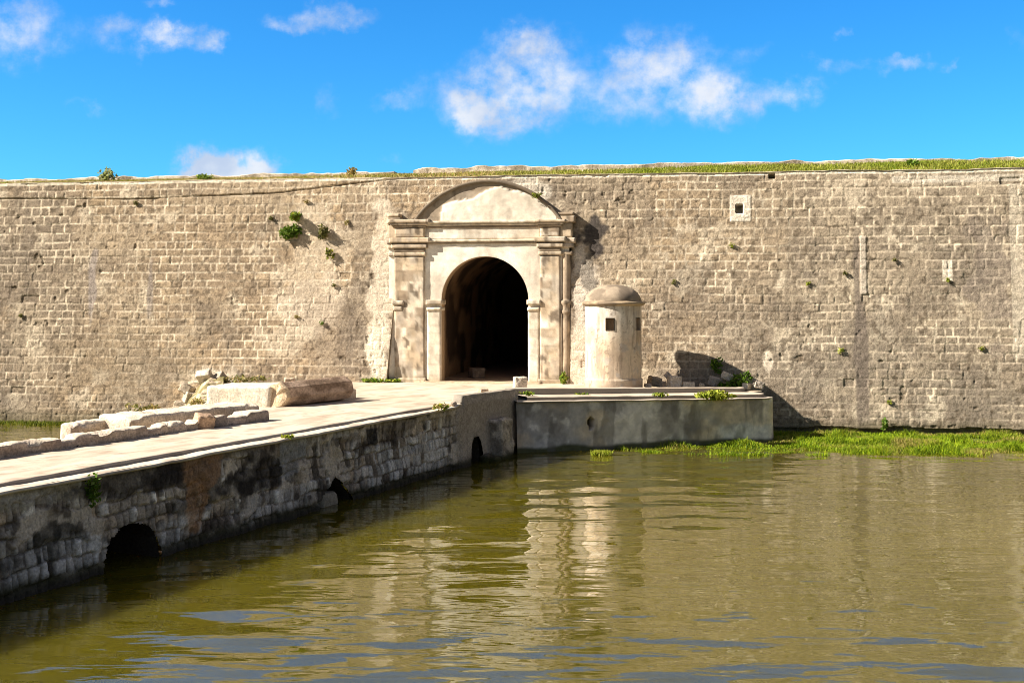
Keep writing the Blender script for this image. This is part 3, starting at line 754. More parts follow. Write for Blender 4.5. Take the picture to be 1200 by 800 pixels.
# paving of the roadway and the small square before the gate
def xr(y):
    s = (y-BY)*BL
    return BX + BK*(y-BY) - KW*1.0857 - np.interp(s, [S0, bs(480), bs(520), bs(550), 30], [0, .0, -.1, -.12, -.12])*1
def xl(y): return np.interp(y, [0, 19, 22.6, 25.2, 26.5, 28.2, 29.6, 39], [-17.4, -8.3, -6.6, -5.4, -5.8, -7.0, -7.5, -9.6])
yy = np.concatenate([np.arange(3, 31.9, .09)]); ww = np.linspace(0, 1, 46)
Yg = np.repeat(yy[:, None], 46, 1); Xg = xl(yy)[:, None]*(1-ww[None]) + xr(yy)[:, None]*ww[None]
def deckz(x, y):
    return np.interp(y, [0, 16, 28, 36, 39], [1.52, 1.53, 1.535, 1.47, 1.45]) + .03*(fbm(x*.7, y*.7, 0, 4, 210)-.5) + .012*(fbm(x*5, y*5, 0, 2, 211)-.5)
def deckc(x, y):
    q = np.tile(np.array([.57, .50, .405]), x.shape+(1,))
    q = mixc(q, (.52, .42, .32), sstep(.42, .66, fbm(x*.6, y*.35, 0, 4, 212))*.55)
    q = mixc(q, (.47, .36, .27), sstep(.55, .72, fbm(x*2.5, y*.9, 0, 4, 213))*.45)
    s_ = (x-BX)*BT[0]+(y-BY)*BT[1]; w_ = (x-BX)*BN[0]+(y-BY)*BN[1]
    crk = np.abs(fbm(s_*.5, w_*2.2, 0, 4, 214)-.5)
    q = mixc(q, (.36, .275, .20), sstep(.50, .64, fbm(s_*.9, w_*3.5, 0, 4, 216))*.5)
    q = mixc(q, (.30, .24, .18), sstep(.66, .74, fbm(s_*4, w_*4, 0, 3, 217))*.6)
    return mixc(q, (.30, .24, .18), sstep(.014, .003, crk)*.6)
Zg = deckz(Xg, Yg); Zg[:, -1] -= .08
Xg[:, -2] = Xg[:, -1] + .0 ; Xg[:, -1] += .012
jit = .03*(fbm(yy*1.6, yy*0, 0, 3, 215)-.5)
Xg[:, -2:] += jit[:, None]
cdk = deckc(Xg, Yg); cdk[:, -1] = (.16, .125, .095)
grid('roadway', np.stack([Xg, Yg, Zg], -1), M_PAVE, bridge, cdk)
# square in front of the gate, reaching to the wall
TF0, TF1 = np.array([.12, 31.9]), np.array([7.64, 34.45])         # front line of the terrace
TD = (TF1-TF0)/np.linalg.norm(TF1-TF0); TN = np.array([TD[1], -TD[0]]); TL = np.linalg.norm(TF1-TF0)
def Tp(s, h, z):
    s, h, z = np.broadcast_arrays(np.asarray(s, float), np.asarray(h, float), np.asarray(z, float))
    return np.stack([TF0[0]+TD[0]*s+TN[0]*h, TF0[1]+TD[1]*s+TN[1]*h, z], -1)
yy = np.arange(31.9, 38.75, .12)
Yg = np.repeat(yy[:, None], 90, 1)
xrt = np.minimum(8.0, .12 + (yy-31.9)/ (TD[1]/TD[0])*1.0)          # behind the terrace's front line
ww = np.linspace(0, 1, 90)
Xg = xl(yy)[:, None]*(1-ww[None]) + (np.clip(xrt-4.4, -.2, 7.2))[:, None]*ww[None]
grid('forecourt', np.stack([Xg, Yg, deckz(Xg, Yg)-.004], -1), M_PAVE, bridge, deckc(Xg, Yg))
# left flank of the causeway, down into the water
yy = np.arange(3, 38.3, .2); zz = np.linspace(-.5, 1.5, 14)
Yg, Zg = np.meshgrid(yy, zz, indexing='ij'); Xg = xl(Yg)-.35
nfk = .08*(fbm(Yg*1.5, Zg*2, 0, 3, 220)-.5)
grid('left_flank', np.stack([Xg+nfk, Yg, Zg], -1), M_STONE, bridge, mixc(np.tile(np.array([.42, .34, .25]), Yg.shape+(1,)), (.12, .1, .06), sstep(.3, 0, Zg)), flip=True)
# plastered parapet at the bend, top and back
V, Fq = worn((sP-.05, -.28, 1.3), (S1-.02, .01, 1.5), .07, .03, .012, 31)
t = (V[:, 2]-1.3)/.2
V[:, 2] = 1.3 + t*(deck_edge(V[:, 0])-1.3+.012)
P3 = Bp(V[:, 0], V[:, 1], V[:, 2]); mk('end_parapet', P3, Fq[:, ::-1], M_PLASTER, bridge, (.30, .265, .22))
# broken rubble where the parapet starts
for k, (px, py, sz) in enumerate(((533, 471, .28), (537, 467, .2), (527, 474, .2), (540, 472, .22))):
    s = bs(px); V, Fq = worn((-sz/2, -sz/2, 0), (sz/2, sz/2, sz*.8), .05, .07, .05, 40+k)
    P3 = Bp(s+V[:, 0], -.12-.06*k+V[:, 1], 1.45+V[:, 2]*.75); mk('broken_masonry', P3, Fq[:, ::-1], M_STONE, bridge, (.52, .42, .32))

# ------------------------------------------------------------------ terrace right of the gate
terrace = thing('stone_terrace', 'grey rendered stone terrace with a stepped top at the foot of the wall', 'terrace', (4, 34, 0))
ss = np.arange(0, TL+1.0, .035); tt = np.linspace(0, 1, 50)
def Tw(s):                                                        # the right end turns back towards the wall in a curve
    s = np.asarray(s, float); k = .35
    over = np.clip(s-(TL-k), 0, None); ang = over/k
    ang = np.minimum(ang, math.pi/2*1.02)
    x = np.minimum(s, TL-k) + k*np.sin(ang); h = -k*(1-np.cos(ang)) - np.clip(over-k*math.pi/2*1.02, 0, None)
    return x, h
ztf = lambda s: np.interp(s, [0, TL], [1.375, 1.27])
Sg = np.repeat(ss[:, None], 50, 1); Zg = -.4+(ztf(ss)[:, None]+.4)*tt[None]
sx, sh = Tw(Sg)
nm = fbm(Sg*1.1, Zg*1.4, 0, 4, 230); nf = fbm(Sg*6, Zg*6, 0, 3, 231)
c = mixc(np.tile(np.array([.34, .31, .28]), Sg.shape+(1,)), (.58, .53, .47), sstep(.45, .65, nm)*.8)
c = mixc(c, (.20, .175, .15), sstep(.46, .66, fbm(Sg*1.6+7, Zg*.9, 0, 4, 232))*.7)
c = mixc(c, (.62, .57, .5), sstep(.58, .7, fbm(Sg*2.2+3, Zg*2.5, 0, 4, 233))*.6)
c = mixc(c, (.52, .41, .28), sstep(.56, .68, fbm(Sg*.9+13, Zg*1.2, 0, 3, 234))*.6)
c = mixc(c, (.07, .07, .035), sstep(.12, .02, Zg-.16*fbm(Sg*1.3, Sg*0, 0, 3, 235)))
rel = (1.4-Zg)*.05 + (nf-.5)*.02 + (nm-.5)*.04
c = c*1.5*(.62+.76*fbm(Sg*4.5, Zg*4.5, 0, 4, 237, .65))[..., None]
c = mixc(c, (.16, .14, .12), sstep(.56, .68, fbm(Sg*3, Zg*.7, 0, 4, 238))*.55)
hole = ((Sg-2.12)/.13)**2 + ((Zg-.70)/.17)**2 + 2.2*(fbm(Sg*6, Zg*6, 0, 2, 236)-.5) < .8
rel = np.where(hole, -.35, rel)
c = mixc(c, (.04, .036, .03), hole*.9)
grid('front_wall', Tp(sx, sh+rel, Zg), M_PLASTER, terrace, c)
def tstrip(name, h0, h1, z0fn, z1fn, s0, s1, seed, colA, mat=M_PAVE, round_end=.25):
    """a step: flat top h1..h0 deep with a rounded nosing and riser"""
    s = np.arange(s0, s1+.001, .07)
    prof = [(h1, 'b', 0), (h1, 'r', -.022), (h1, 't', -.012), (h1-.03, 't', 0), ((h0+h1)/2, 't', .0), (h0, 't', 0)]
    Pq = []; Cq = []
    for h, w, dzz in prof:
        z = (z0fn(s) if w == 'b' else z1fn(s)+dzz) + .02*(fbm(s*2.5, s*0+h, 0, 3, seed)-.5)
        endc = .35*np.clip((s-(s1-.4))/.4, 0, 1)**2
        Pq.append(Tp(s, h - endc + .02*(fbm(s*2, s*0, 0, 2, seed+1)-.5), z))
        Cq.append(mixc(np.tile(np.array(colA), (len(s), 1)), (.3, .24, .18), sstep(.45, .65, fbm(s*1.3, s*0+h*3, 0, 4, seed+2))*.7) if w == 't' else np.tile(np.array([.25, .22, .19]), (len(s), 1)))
    return grid(name, np.stack(Pq, 0), mat, terrace, np.stack(Cq, 0), flip=False)
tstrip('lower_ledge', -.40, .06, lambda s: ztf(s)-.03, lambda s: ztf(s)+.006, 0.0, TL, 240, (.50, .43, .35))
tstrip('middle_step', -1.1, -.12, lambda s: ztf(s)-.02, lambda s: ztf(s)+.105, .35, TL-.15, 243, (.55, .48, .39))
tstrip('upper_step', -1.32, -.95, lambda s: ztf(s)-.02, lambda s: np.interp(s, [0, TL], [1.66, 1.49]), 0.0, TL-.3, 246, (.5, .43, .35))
# top surface back to the wall
s = np.arange(0, TL+.3, .1); hq = np.linspace(-1.25, -6.0, 40)
Sq, Hq = np.meshgrid(s, hq, indexing='ij')
zq = np.interp(Sq, [0, TL], [1.50, 1.37]) + np.interp(-Hq, [1, 2.2, 3, 6], [0.0, -.0, -.02, -.06]) + .04*(fbm(Sq*1.2, Hq*1.2, 0, 3, 249)-.5)
grid('terrace_floor', Tp(Sq, Hq, zq), M_SOIL, terrace, mixc(np.tile(np.array([.46, .38, .28]), Sq.shape+(1,)), (.22, .2, .09), sstep(.5, .65, fbm(Sq*1.5, Hq*1.5, 0, 3, 250))*.7), flip=True)

# ------------------------------------------------------------------ sentry box
SX, SY = 3.04, 35.87
sentry = thing('sentry_box', 'round plastered sentry box with a low dome beside the gate', 'sentry box', (SX, SY, 1.45))
SR = .845
nA = 180
zz = np.linspace(1.42, 3.93, 90); A = np.linspace(0, 2*math.pi, nA+1)
Ag, Zg = np.meshgrid(A, zz, indexing='ij')
rr = SR + np.where(Zg < 1.74, .035, 0) + .012*(fbm(np.cos(Ag)*2.5, np.sin(Ag)*2.5, Zg*2.5, 3, 260)-.5)
px_ = np.stack([SX+rr*np.cos(Ag), SY+rr*np.sin(Ag), Zg], -1)
ca, sa = np.cos(Ag), np.sin(Ag)
c = np.tile(np.array([.62, .51, .38]), Ag.shape+(1,))
c = mixc(c, (.60, .45, .32), sstep(.40, .62, fbm(ca*1.3, sa*1.3, Zg*.9, 4, 261))*.75)
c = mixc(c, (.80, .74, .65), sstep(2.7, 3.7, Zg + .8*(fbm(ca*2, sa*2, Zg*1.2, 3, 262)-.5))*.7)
c = mixc(c, (.42, .33, .25), sstep(.52, .7, fbm(ca*5, sa*5, Zg*.8, 4, 263))*.6)
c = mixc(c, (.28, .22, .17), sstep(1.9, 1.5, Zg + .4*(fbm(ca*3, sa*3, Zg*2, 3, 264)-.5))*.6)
c = mixc(c, (.44, .40, .36), sstep(.58, .68, fbm(ca*4+4, sa*4, Zg*3, 4, 265))*.7)
c = mixc(c, (.24, .19, .15), sstep(.60, .68, fbm(ca*8, sa*8, Zg*.9, 4, 270))*.55)
c = mixc(c, (.36, .28, .2), sstep(.55, .7, fbm(ca*2.2+9, sa*2.2, Zg*1.6, 4, 271))*.6)
c = mixc(c, (.22, .17, .13), sstep(.010, .002, np.abs(fbm(ca*2+5, sa*2, Zg*1.4, 4, 272)-.5))*.7)
WIN = []
for wx, wy in ((711.5, 380), (746.5, 380)):
    k = (wx-718.5)/34.0; ang = -math.pi/2 + math.asin(np.clip(k, -1, 1)); WIN.append((ang, EYE-(wy-HY)*35.3/F))
keep = np.ones(Ag.shape, bool)
for ang, zc in WIN:
    dA = (Ag-ang+math.pi) % (2*math.pi)-math.pi
    keep &= ~((np.abs(dA)*SR < .118) & (np.abs(Zg-zc) < .17))
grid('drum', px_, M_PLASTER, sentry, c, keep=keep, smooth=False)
for ang, zc in WIN:                                    # lined openings
    t = np.array([-math.sin(ang), math.cos(ang), 0]); nrm = np.array([math.cos(ang), math.sin(ang), 0]); ctr = np.array([SX, SY, zc])
    ring = []
    for dep in (SR+.012, SR-.22):
        for a, b in ((-1, -1), (1, -1), (1, 1), (-1, 1)): ring.append(ctr + nrm*dep + t*a*.125 + np.array([0, 0, b*.178]))
    fr = [(i, (i+1) % 4, 4+(i+1) % 4, 4+i) for i in range(4)]
    wob = mk('window_opening', ring, fr, M_PLASTER, sentry, (.42, .33, .25))
    # pierced back panel of worn plaster
    bpv = [ctr + nrm*(SR-.2) + t*a*.126 + np.array([0, 0, b*.18]) for a, b in ((-1, -1), (1, -1), (1, 1), (-1, 1))]
    bk = mk('window_back', bpv, [(0, 1, 2, 3)], M_PLASTER, wob, (.24, .18, .125))
prof = [(.80, 3.90), (.86, 3.92), (.90, 3.93), (.945, 3.965), (.95, 3.99), (.945, 4.02), (.87, 4.04), (.84, 4.06)]
for t in np.linspace(0.04, 1, 22): prof.append((.84*math.cos(t*math.pi/2)**.92 if t < 1 else 0.001, 4.05+.50*math.sin(t*math.pi/2)))
prof = np.array(prof); A = np.linspace(0, 2*math.pi, 97)
def rev(prof, cx, cy):
    return np.stack([cx+prof[:, None, 0]*np.cos(A)[None], cy+prof[:, None, 0]*np.sin(A)[None], prof[:, None, 1]+0*A[None]], -1)
P = rev(prof[:8], SX, SY); P += .012*(fbm(P[..., 0]*5, P[..., 1]*5, P[..., 2]*5, 3, 266)-.5)[..., None]
grid('cornice', P, M_PLASTER, sentry, mixc(np.tile(np.array([.42, .32, .21]), P.shape[:2]+(1,)), (.22, .17, .12), sstep(.45, .6, fbm(P[..., 0]*3, P[..., 1]*3, P[..., 2]*3, 3, 267))), flip=True, smooth=True)
P = rev(prof[7:], SX, SY); P += .02*(fbm(P[..., 0]*4, P[..., 1]*4, P[..., 2]*4, 3, 268)-.5)[..., None]
grid('dome', P, M_PLASTER, sentry, mixc(np.tile(np.array([.36, .29, .215]), P.shape[:2]+(1,)), (.20, .16, .12), sstep(.42, .62, fbm(P[..., 0]*3, P[..., 1]*3, P[..., 2]*3, 4, 269))), flip=True, smooth=True)

# ------------------------------------------------------------------ left parapet remains, platform, fallen column, loose blocks
def ground_pt(px, py, z):
    Z = (EYE-z)*F/(py-HY); return np.array([(px-HX)/F*Z, Z, z])
def low_wall(name, label, p0, p1, wid, z0, z1, seed, col, dark, cat='low wall', group=None, amp=.022, block=.35, topcol=(.66, .575, .46)):
    """a low run of masonry between two ground points (front lower edge), going back wid metres to its left"""
    p0, p1 = np.array(p0[:2]), np.array(p1[:2]); L = np.linalg.norm(p1-p0); t = (p1-p0)/L; nn = np.array([-t[1], t[0]])
    V, Fq = worn((0, 0, 0), (L, wid, 1), .07, .0, 0, seed)
    hgt = z1-z0; W = V.copy(); W[:, 2] *= hgt
    W = round_corners(W, (0, 0, 0), (L, wid, hgt), .05)
    blk = np.floor(V[:, 0]/block); hsh = _hash(blk, blk*0, blk*0, seed)
    fr = V[:, 0]/block-blk; jn = np.exp(-(np.minimum(fr, 1-fr)*block/.03)**2)
    n = np.stack([fbm(V[:, 0]*3+seed, V[:, 1]*3, V[:, 2]*2, 3, seed+k)-.5 for k in range(3)], 1)*2*amp
    W += n; W[:, 1] += jn*.02*(V[:, 1] < .01) + (hsh-.5)*.04*(V[:, 1] < .01); W[:, 2] += ((hsh-.5)*.018 - jn*.012)*(V[:, 2] > .99)
    gone = (hsh > .86)*(block < 1); chip = sstep(.60, .70, fbm(V[:, 0]*2.6+seed, V[:, 1]*2.6, 0*V[:, 0], 3, seed+40))*(block < 1)
    W[:, 2] -= (V[:, 2] > .5)*(gone*.07 + chip*.07*(V[:, 2]-.5)*2)*np.minimum(1, hgt/.25)
    W[:, 1] += chip*.04*(V[:, 1] < .01)
    P3 = np.stack([p0[0]+t[0]*W[:, 0]+nn[0]*W[:, 1], p0[1]+t[1]*W[:, 0]+nn[1]*W[:, 1], z0+W[:, 2]], 1)
    cc = np.tile(np.array(col, float), (len(V), 1))*(.8+.4*hsh)[:, None]
    cc = mixc(cc, dark, sstep(.42, .6, fbm(V[:, 0]*2, V[:, 2]*3, V[:, 1]*2, 4, seed+9))*.7)
    cc = mixc(cc, topcol, ((V[:, 2] > .99)*(.9-.5*sstep(.5, .65, fbm(V[:, 0]*2.4, V[:, 1]*3, 0, 3, seed+10)))))
    o = mk(name, P3, Fq, M_STONE, None, cc); return tag(o, label, cat, group)
DZ = 1.5
a0 = ground_pt(0, 539, DZ); a1 = ground_pt(236, 505, DZ); a2 = ground_pt(252, 503, DZ); a3 = ground_pt(316, 494, DZ)
d0 = a0 + (a0-a1)*.9; low_wall('kerb_wall', 'long low kerb wall of stained stone along the left side of the bridge road', d0, a1, .3, DZ-.1, DZ+.24, 301, (.50, .40, .31), (.26, .2, .165), 'kerb wall')
low_wall('kerb_wall', 'short dark stained kerb wall piece ending by the broken column', a2, a3, .45, DZ-.1, DZ+.26, 302, (.34, .28, .24), (.17, .14, .12), 'kerb wall')
b0 = ground_pt(98, 519, DZ-.15); b1 = ground_pt(202, 501, DZ-.1)
low_wall('parapet_base', 'pale low parapet base behind the kerb wall, nearest the moat', b0+np.array([-.35, .5, 0]), b1+np.array([-.35, .5, 0]), .4, DZ-.5, DZ+.17, 303, (.58, .5, .4), (.4, .32, .25), 'low wall')
b2 = ground_pt(172, 508, DZ); b3 = ground_pt(318, 489, DZ)
low_wall('parapet_base', 'wide flat white topped masonry remnant behind the stained kerb pieces', b2+np.array([-.45, .6, 0]), b3+np.array([-.35, .5, 0]), 1.0, DZ-.5, DZ+.27, 304, (.6, .52, .42), (.42, .34, .27), 'low wall')
# plastered platform
s0_ = np.array([-5.75, 28.75]); s1_ = np.array([-4.05, 31.25])
low_wall('stone_slab', 'low pale slab running along behind the broken stone column', s0_, s1_, 1.05, DZ-.3, DZ+.27, 306, (.66, .57, .45), (.5, .4, .3), 'stone block', amp=.02, block=1.4, topcol=(.72, .64, .52))
q0 = np.array([-7.32, 28.62]); q1 = np.array([-5.72, 28.30])
pl = low_wall('plastered_platform', 'upright white plastered masonry block at the left of the broken stone column', q0, q1, 1.4, DZ-.3, DZ+.52, 305, (.74, .665, .54), (.6, .5, .38), 'stone block', amp=.025, block=1.6, topcol=(.72, .64, .52))
# fallen octagonal column
def column_mesh():
    p0 = np.array([-5.62, 28.35, 1.80]); p1 = np.array([-4.28, 30.6, 1.83]); ax = p1-p0; L = np.linalg.norm(ax); t = ax/L
    side = np.cross(t, [0, 0, 1]); side /= np.linalg.norm(side); upv = np.cross(side, t)
    n = 8*6; m = 46; r = .315
    A = np.linspace(0, 2*math.pi, n, endpoint=False)
    ap = math.cos(math.pi/8)/np.cos(((A+.15) % (math.pi/4))-math.pi/8)*r
    V = []
    for i in range(m):
        s = L*i/(m-1); shr = 1.0
        if i == 0: shr = .93
        if i == m-1: shr = .9
        if i == m-2: shr = .98
        jag = (.07*np.cos(A-.6)+.05*(fbm(np.cos(A)*1.2, np.sin(A)*1.2, 0*A, 2, 311)-.5)*2) * max(0, 1-s/.35)
        for k in range(n):
            rr = ap[k]*shr*(1 + .05*(0))
            V.append(p0 + t*(s+jag[k]) + side*rr*math.cos(A[k]) + upv*rr*math.sin(A[k]))
    V = np.array(V)
    d = np.stack([fbm(V[:, 0]*4, V[:, 1]*4, V[:, 2]*4, 4, 312+k)-.5 for k in range(3)], 1)*.022
    V = V + d
    f = []
    for i in range(m-1):
        for k in range(n): f.append((i*n+k, i*n+(k+1) % n, (i+1)*n+(k+1) % n, (i+1)*n+k))
    ctr = V[:n].mean(0); prev = np.arange(n); rgc = np.random.RandomState(3)
    for q in (.72, .42, .18):
        ring = ctr + (V[:n]-ctr)*q + t*((fbm(np.cos(A)*q*1.6, np.sin(A)*q*1.6, 0*A, 2, 319)-.5)*.10)[:, None]
        i0 = len(V); V = np.concatenate([V, ring]); cur = np.arange(i0, i0+n)
        for k in range(n): f.append((prev[k], cur[k], cur[(k+1) % n], prev[(k+1) % n]))
        prev = cur
    c0 = len(V); V = np.concatenate([V, [ctr, V[(m-1)*n:m*n].mean(0)]])
    for k in range(n): f.append((c0, prev[(k+1) % n], prev[k])); f.append((c0+1, (m-1)*n+k, (m-1)*n+(k+1) % n))
    f = [tuple(int(i) for i in q) for q in f]
    cc = mixc(np.tile(np.array([.50, .36, .26]), (len(V), 1)), (.25, .17, .115), sstep(.42, .6, fbm(V[:, 0]*1.6, V[:, 1]*1.6, V[:, 2]*4, 4, 315)))
    cc = mixc(cc, (.60, .45, .28), sstep(-.9, -1.2, 0*V[:, 0]-1+ .0) * 0)
    endm = np.zeros(len(V)); endm[:n*3] = 1; endm[m*n:] = 1; cc = mixc(cc, (.60, .47, .31), endm*.8)
    return V, f, cc
V, f, cc = column_mesh()
tag(mk('broken_column', V, f, M_STONE, None, cc), 'fallen broken brown stone column lying on the road edge', 'stone column')

STONES = 0
def stone(label, loc, size, rot=(0, 0, 0), col=(.6, .51, .4), seed=0, r=None, amp=None, group=None, name='stone_block', cat='stone block', dark=.4):
    s = np.array(size, float)/2
    st = max(.03, min(size)/7)
    V, Fq = worn(-s, s, st, r if r is not None else min(size)*.07, amp if amp is not None else min(size)*.11, seed, 2.2/max(size)*1.5)
    from mathutils import Euler
    Mx = np.array(Euler(rot).to_matrix()); W = V @ Mx.T
    W = W + np.array(loc) - np.array([0, 0, W[:, 2].min()]) - np.array([0, 0, .02])
    cc = mixc(np.tile(np.array(col, float), (len(V), 1)), np.array(col)*.45, sstep(.45, .65, fbm(V[:, 0]*5+seed, V[:, 1]*5, V[:, 2]*5, 4, seed+320))*dark*1.4)
    o = mk(name, W, Fq, M_STONE, None, cc); return tag(o, label, cat, group)
g = ground_pt(607.5, 458, 1.55)
stone('pale squared block at the corner in front of the arch opening', (g[0]+.05, g[1]+1.0, 1.55), (.38, .32, .34), (0, 0, .2), (.66, .57, .46), 1)
g = ground_pt(566, 461, 1.52); stone('small brown block on the paving below the dark archway', g, (.24, .22, .14), (0, 0, .5), (.55, .42, .3), 2)
stone('upright brown stub standing on the pale slab behind the column', (-5.62, 30.15, DZ+.26), (.26, .24, .36), (0, 0, .3), (.55, .43, .31), 3)
g = ground_pt(243, 499, DZ+.2); stone('broken brown stone in the gap between the kerb walls', (a1[0]+.02, a1[1]+.12, DZ), (.34, .3, .3), (.2, .1, .6), (.46, .32, .22), 4)
stone('dark boulder lying inside the arched passage by its left wall', tuple(G(up(545), -2.2, zsill)), (.45, .5, .36), (0, 0, .4), (.17, .13, .10), 5)
# rubble between the sentry box and the shadowed wall
def T2(px, py, z): return ground_pt(px, py, z)
RUB = [
 ('biggest tan boulder at the sentry box side of the rubble', 767, 457, (.55, .5, .46), (.1, .2, .4), (.42, .34, .25), 1.0),
 ('pale slab leaning on the rubble next to the sentry box', 784, 447, (.5, .2, .3), (.2, .75, .3), (.60, .5, .4), 1.35),
 ('white squared block in front of the shadowed wall', 790, 458, (.46, .4, .46), (0, 0, .35), (.66, .57, .46), .75),
 ('low pale block right of the white squared block', 807, 457, (.44, .34, .24), (0, 0, -.1), (.62, .54, .44), .8),
 ('small pale chip at the right of the block row', 822, 457, (.16, .14, .2), (.3, .2, .2), (.64, .56, .46), .7),
 ('small pale stone by the foot of the sentry box', 759, 458, (.24, .2, .14), (0, .1, .2), (.62, .5, .38), .6),
 ('grey boulder in the shadow on the terrace rubble', 838, 452, (.55, .45, .42), (.3, .1, .7), (.45, .40, .34), 1.5),
 ('pale lump above the dark bush in the shadow', 852, 446, (.5, .4, .35), (.1, .4, .2), (.58, .52, .44), 1.8),
 ('small white stone right of the dark bush', 875, 456, (.3, .26, .24), (.1, .1, .9), (.62, .55, .45), 1.0),
 ('tan stone under the pale slab', 776, 457, (.3, .3, .3), (0, 0, .6), (.52, .43, .33), .9),
 ('rounded stone at the right end of the shadowed rubble', 889, 455, (.36, .3, .26), (.1, .3, .1), (.48, .42, .35), 1.0),
]
for k, (lb, px, py, sz, rt_, cl, back) in enumerate(RUB):
    zt = float(np.interp(px, [605, 912], [1.58, 1.40]))
    c_w = C0+BAT*1.6 - .15 - {True: .35, False: .75}[back > 1.2] - (.35 if back < .9 else 0)
    Z = c_w/(1+.141*(px-HX)/F); Xp = (px-HX)/F*Z
    zz = max(zt-.03, EYE-(py-HY)*Z/F - .02)
    stone(lb, (Xp, Z, zz), tuple(q*(.62 if k in (0, 1, 6, 7, 9) else .8) for q in sz), rt_, cl, 330+k, group='rubble stones on the terrace')
# rubble at the left foot of the wall
LR = [(212, 477, .45, (.56, .47, .36), 'tan stone lowest left in the rubble below the rampart'), (226, 470, .6, (.62, .54, .43), 'pale stone in the middle of the left rubble heap'),
      (236, 478, .4, (.58, .48, .36), 'pale stone touching the left end of the plastered platform'), (219, 460, .5, (.50, .42, .32), 'tan stone set back in the left rubble heap'),
      (243, 462, .55, (.64, .56, .45), 'broad pale stone above the left end of the platform'), (258, 447, .45, (.58, .50, .40), 'pale stone topping the left rubble against the wall'),
      (240, 446, .5, (.70, .63, .52), 'whitest stone high in the left rubble heap'), (205, 484, .35, (.45, .37, .27), 'small brown stone nearest the left moat water')]
for k, (px, py, sz, cl, lb) in enumerate(LR):
    c_w = C0 - .1 - .16*k % .6 - max(0, (py-445)*.035)
    Z = c_w/(1+.141*(px-HX)/F); Xp = (px-HX)/F*Z; zz = EYE-(py-HY)*Z/F-.12
    stone(lb, (Xp, Z, zz), (sz*.95, sz*.75, sz*.6), (.15*k, .2, .5*k), tuple(np.array(cl)*.85), 350+k, group='rubble stones at the left foot of the wall')
# rubble mound under those stones
yy = np.arange(28.4, 39.2, .06); dd_ = np.linspace(-.5, 2.2, 70)
Yg, Dg = np.meshgrid(yy, dd_, indexing='ij')
wid_ = np.interp(Yg, [28.4, 30, 34, 39], [.5, .9, 1.3, 1.5])
Xg = xl(Yg) - .3 - Dg + .2*(fbm(Yg*1.2, Dg*1.2, 0, 3, 362)-.5)
Zg = -.4 + 1.95*np.clip(1-np.clip(Dg, 0, None)/wid_, 0, 1)**.8 + .34*(fbm(Xg*2.2, Yg*2.2, 0, 5, 360, .6)-.5) + .10*(vnoise(Xg*6, Yg*6, 0, 365)-.5)
kind(grid('rubble_bank', np.stack([Xg, Yg, Zg], -1), M_SOIL, None, mixc(np.tile(np.array([.48, .39, .28]), Xg.shape+(1,)), (.2, .17, .08), sstep(.45, .6, fbm(Xg*2, Yg*2, 0, 3, 361))), flip=False, smooth=False), 'structure')

# ------------------------------------------------------------------ plants
def leaves(n, ctr, rad, size, seed, cols, up_bias=0.3, shape=None, hang=0):
    rg = np.random.RandomState(seed)
    d = rg.normal(size=(n, 3)); d /= np.linalg.norm(d, axis=1, keepdims=True)
    r = rg.uniform(.25, 1, n)**.6
    cl = rg.randint(0, 7, n); cc_ = rg.normal(size=(7, 3))*(.42 if n > 200 else .28)
    p = (d*r[:, None]*.65 + cc_[cl])*np.array(rad) + np.array(ctr)
    a = rg.normal(size=(n, 3)); a[:, 2] += up_bias; a /= np.linalg.norm(a, axis=1, keepdims=True)
    b = np.cross(a, rg.normal(size=(n, 3))); b /= np.linalg.norm(b, axis=1, keepdims=True)
    sz = size*rg.uniform(.6, 1.4, n)[:, None]
    V = np.stack([p - a*sz, p + b*sz*.45, p + a*sz, p - b*sz*.45], 1)
    cols = np.array(cols); k = rg.randint(0, len(cols), n); c = cols[k]*rg.uniform(.75, 1.25, (n, 1))
    return V.reshape(-1, 3), np.arange(4*n).reshape(-1, 4), np.repeat(c, 4, 0)
GREEN = [(.10, .19, .02), (.16, .26, .03), (.07, .13, .015), (.20, .27, .05)]
DULL = [(.20, .20, .06), (.14, .15, .04), (.27, .24, .10), (.1, .11, .03)]
DRY = [(.42, .33, .14), (.34, .28, .10), (.25, .24, .06), (.48, .38, .18)]
YEL = [(.30, .34, .04), (.40, .42, .06), (.22, .28, .03)]
def bush(name, label, cat, loc, rad, size, n, seed, cols, group=None, stem=True):
    loc = np.array(loc, float)
    if not stem:
        v, f, c = leaves(n, loc+np.array([0, 0, rad[2]*.6]), rad, size, seed, cols)
        return tag(mk(name, v, f, M_LEAF, None, c), label, cat, group)
    t = thing(name, label, cat, tuple(loc), group)
    v, f, c = leaves(n, loc+np.array([0, 0, rad[2]*.6]), rad, size, seed, cols)
    mk('foliage', v, f, M_LEAF, t, c)
    rg = np.random.RandomState(seed+1); parts = []
    for k in range(7):
        e = loc + np.array([rg.uniform(-1, 1)*rad[0]*.8, rg.uniform(-1, .3)*rad[1]*.8, rad[2]*rg.uniform(.5, 1.3)])
        w = .008
        q = []
        for i, tt_ in enumerate(np.linspace(0, 1, 4)):
            p = loc*(1-tt_) + e*tt_ + np.array([0, 0, .05*math.sin(tt_*3)])
            for aa in (0, 2.1, 4.2): q.append(p + w*(1.2-tt_)*np.array([math.cos(aa), math.sin(aa), 0]))
        ff = []
        for i in range(3):
            for j in range(3): ff.append((i*3+j, i*3+(j+1) % 3, i*3+3+(j+1) % 3, i*3+3+j))
        parts.append((np.array(q), np.array(ff), np.tile(np.array([.2, .14, .08]), (12, 1))))
    v, f, c = join(parts); mk('stems', v, f, M_STONE, t, c)
    return t
def on_wall(px, py, out=.1):
    u, z = wpw(px, py); return G(u, out, z, C0+BAT*z)
GW = 'plants growing out of the rampart wall'
